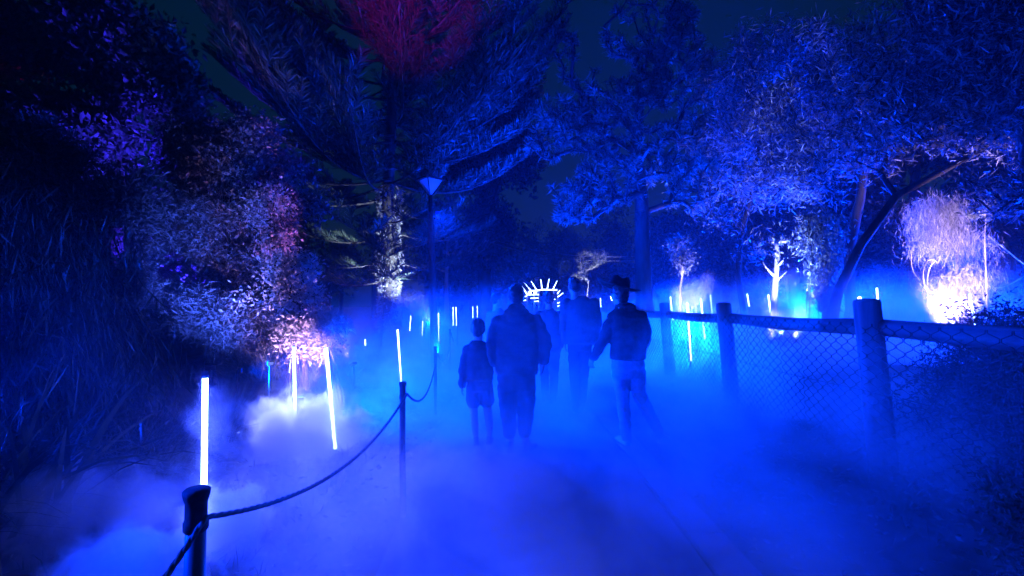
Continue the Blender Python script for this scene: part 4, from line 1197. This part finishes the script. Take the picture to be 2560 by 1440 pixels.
# coloured accents
floodlight("pink floodlight at the foot of the upright sprigs", (-2.75, 6.25, .3), (-3.3, 7.6, 1.15), 800, (.85, .48, 1.0), 66, .8)
floodlight("pink floodlight aimed up at the branch cluster", (-2.75, 8.3, .5), at(672, 540, 8.8), 1000, (.9, .25, .75), 26, .6)
floodlight("white floodlight at the base of the pine trunk", (*at(1086, 880, 12.6)[:2], .95), at(966, 640, 14), 3600, (.6, .78, 1.0), 46, .7)
floodlight("blue white floodlight lighting the glinting shrub", (-4.0, 6.4, .7), at(580, 520, 9.5), 2100, (.05, .11, 1.0), 78, 1.0)
floodlight("added blue light among the tussocks to brighten the smoke at the left edge", (-4.4, 3.0, .7), (-1.6, 3.6, .2), 500, BLUE, 110, .8)  # extra lamp added only to brighten the billow and tussocks here
floodlight("lavender floodlight among the sprigs aimed down at the thick smoke puff", (-2.95, 5.9, .78), (-2.2, 4.95, .35), 950, (.34, .40, 1.0), 46, .8, .05, .35)
floodlight("small added lavender light brightening the smoke at the foot of the big light tube", at(492, 1400, 3.15), at(545, 1230, 2.95), 330, (.36, .42, 1.0), 75, .8, .05, .3)  # added helper lamp; whitens the puff beyond what the tube gives
floodlight("red floodlight on a tall stake near the camera aimed at the pine top", (-1.7, -1.2, 1.9), at(1060, -15, 13.6), 15000, (.5, .005, .42), 18, 1.0)
floodlight("red floodlight at the far left aimed at the corner tree", (-8.6, 8.8, .4), at(20, 150, 12), 3000, RED, 16, .6)
floodlight("lavender floodlight under the weeping tree", (*at(2365, 825, 9.3)[:2], .85), at(2395, 600, 10), 4200, (.72, .5, 1.0), 70, .7)
floodlight("white floodlight under the white dead trunk", (*at(1925, 800, 10.2)[:2], .75), at(1942, 640, 11), 900, (1.0, .95, .9), 40, .6)
floodlight("white floodlight under the curling leaf tangle", (*at(1990, 795, 10.2)[:2], .75), at(2022, 570, 10.8), 900, (.85, .9, 1.0), 42, .7)
floodlight("white floodlight under the forked sapling", (*at(1705, 790, 12.2)[:2], .6), at(1735, 650, 13.2), 1500, (.6, .55, 1.0), 46, .7)
floodlight("white floodlight under the crooked sapling", (*at(1450, 790, 17)[:2], .2), at(1475, 660, 18), 1800, (.85, .92, 1.0), 40, .6)
floodlight("pale blue floodlight aimed into the high leaves on the right", (*at(1950, 800, 10.4)[:2], .8), at(2060, 380, 11.5), 9000, (.07, .15, 1.0), 46, .8)

# ------------------------------------------------------------------ air: haze, fog, smoke
def box_obj(name, lo, hi, mat):
    lo, hi = np.asarray(lo, float), np.asarray(hi, float)
    b = MB(); b.box((0, 0, 0), hi - lo)
    return b.build(name, mat, origin=None, smooth=False, kind="stuff"), (lo + hi) / 2

def haze_mat(dens):
    m, n, l = newmat("haze")
    v = n.new("ShaderNodeVolumePrincipled"); v.inputs["Color"].default_value = (.9, .93, .97, 1)
    v.inputs["Density"].default_value = dens; v.inputs["Anisotropy"].default_value = .3
    o = n.new("ShaderNodeOutputMaterial"); l.new(v.outputs[0], o.inputs["Volume"])
    return m
hz, c = box_obj("haze", (-60, -8, -1.2), (60, 62, 22), haze_mat(.0013)); hz.location = c

def fog_mat(name, build, step, aniso=.25):
    m, n, l = newmat(name)
    def mt(op, a, b=None, c=None, clamp=False):
        x = n.new("ShaderNodeMath"); x.operation = op; x.use_clamp = clamp
        for i, q in enumerate((a, b, c)):
            if q is None: continue
            if isinstance(q, (int, float)): x.inputs[i].default_value = q
            else: l.new(q, x.inputs[i])
        return x.outputs[0]
    def sm(val, a, b):
        x = n.new("ShaderNodeMapRange"); x.interpolation_type = 'SMOOTHSTEP'
        l.new(val, x.inputs[0]); x.inputs[1].default_value = a; x.inputs[2].default_value = b
        return x.outputs[0]
    def nz(vec, scale, detail, dist=0.0, rough=.55):
        x = n.new("ShaderNodeTexNoise"); x.inputs["Scale"].default_value = scale; x.inputs["Detail"].default_value = detail
        x.inputs["Distortion"].default_value = dist; x.inputs["Roughness"].default_value = rough
        l.new(vec, x.inputs["Vector"]); return x.outputs[0]
    tc = n.new("ShaderNodeTexCoord"); geo = n.new("ShaderNodeNewGeometry")
    sp = n.new("ShaderNodeSeparateXYZ"); l.new(geo.outputs["Position"], sp.inputs[0])
    d = build(mt, sm, nz, geo.outputs["Position"], sp.outputs, tc.outputs["Object"], n, l)
    v = n.new("ShaderNodeVolumePrincipled"); v.inputs["Color"].default_value = (.95, .96, .98, 1); v.inputs["Anisotropy"].default_value = aniso
    l.new(d, v.inputs["Density"])
    o = n.new("ShaderNodeOutputMaterial"); l.new(v.outputs[0], o.inputs["Volume"])
    m.cycles.volume_step_rate = step
    return m

def ground_fog(mt, sm, nz, pos, s, obj, n, l):
    x, y, z = s[0], s[1], s[2]
    no = nz(pos, 1.0, 6, .7, .66)
    lump = sm(no, .36, .66)
    h = mt('ADD', mt('ADD', .15, mt('MULTIPLY', sm(y, 5.2, 8.5), .16)), mt('MULTIPLY', lump, .40))                 # height of the layer
    z = mt('SUBTRACT', z, mt('MULTIPLY', sm(x, 3.6, 5.6), .5))
    z = mt('MAXIMUM', z, 0.0)
    ez = mt('EXPONENT', mt('MULTIPLY', mt('DIVIDE', z, h), -1.0))
    top = mt('SUBTRACT', 1.0, sm(z, 1.2, 2.0))
    xr = mt('SUBTRACT', x, mt('MULTIPLY', sm(y, 4.5, 8.5), 6.2))
    xl = mt('ADD', x, mt('MULTIPLY', sm(y, 5.5, 9.0), 2.0))
    xm = mt('MULTIPLY', sm(xl, -2.9, -.5), mt('SUBTRACT', 1.0, sm(xr, 2.2, 5.2)))
    ym = mt('MULTIPLY', sm(y, .6, 3.2), mt('SUBTRACT', 1.0, sm(y, 13, 22)))
    d = mt('MULTIPLY', mt('MULTIPLY', ez, top), mt('MULTIPLY', xm, ym))
    d = mt('MULTIPLY', d, mt('ADD', .13, mt('MULTIPLY', lump, 1.25)))
    return mt('MULTIPLY', d, .95)
fo, c = box_obj("fog", (-5.6, .5, .0), (11.6, 22.2, 2.6), fog_mat("fog", ground_fog, .15)); fo.location = c

def puff(dens, scale, lo, hi, dist, detail=4):
    def f(mt, sm, nz, pos, s, obj, n, l):
        mp = n.new("ShaderNodeVectorMath"); mp.operation = 'LENGTH'; l.new(obj, mp.inputs[0])
        r = mp.outputs["Value"]
        no = nz(pos, scale, detail, dist, .6)
        big = nz(pos, scale * .45, 2, .2)
        v = mt('ADD', mt('ADD', mt('SUBTRACT', 1.0, r), mt('MULTIPLY', mt('SUBTRACT', no, .5), 1.7)), mt('MULTIPLY', mt('SUBTRACT', big, .5), .9))
        d = sm(v, lo, hi)
        d = mt('MULTIPLY', d, mt('SUBTRACT', 1.0, sm(r, .75, .99)))
        return mt('MULTIPLY', d, dens)
    return f
def smoke(label, c, r, dens, scale, lo=.35, hi=.62, dist=.6, step=.3):
    b = MB(); b.ball((0, 0, 0), 1.0, 24, 16)
    o = b.build("smoke", fog_mat("smoke", puff(dens, scale, lo, hi, dist), step, .1), smooth=False, kind="stuff")
    o.location = c; o.scale = r
    o["label"] = label; o["category"] = "smoke"
smoke("thick pale smoke puff around the leaning light tube", at(745, 1090, 4.9), (.95, .6, .75), 6.0, 3.0)
smoke("small bright smoke puff at the foot of the big light tube", at(570, 1320, 2.9), (.36, .3, .40), 9.0, 6.0)
smoke("thin smoke added to give the big light tube its halo", at(520, 1090, 2.94), (.26, .22, .52), 1.0, 4.0)  # local puff added so the tube gets a halo
smoke("bluish smoke billow low at the left edge", at(230, 1260, 3.0), (.85, .55, .42), 4.0, 3.2)
smoke("pale smoke rolling over the ground at the lower left corner", at(330, 1420, 2.3), (.55, .5, .26), 6.0, 5.0)
smoke("low smoke drifting across the path in front of the walkers", at(1290, 1180, 4.0), (1.0, .9, .32), 1.1, 1.8)
smoke("bank of lit smoke behind the fence at the hat wearer's shoulder", at(1720, 770, 13.2), (2.2, 1.4, 1.25), .8, .9)
smoke("wide bank of lit smoke behind the middle of the fence", at(2000, 830, 10.6), (2.3, 1.6, 1.2), .8, .9)
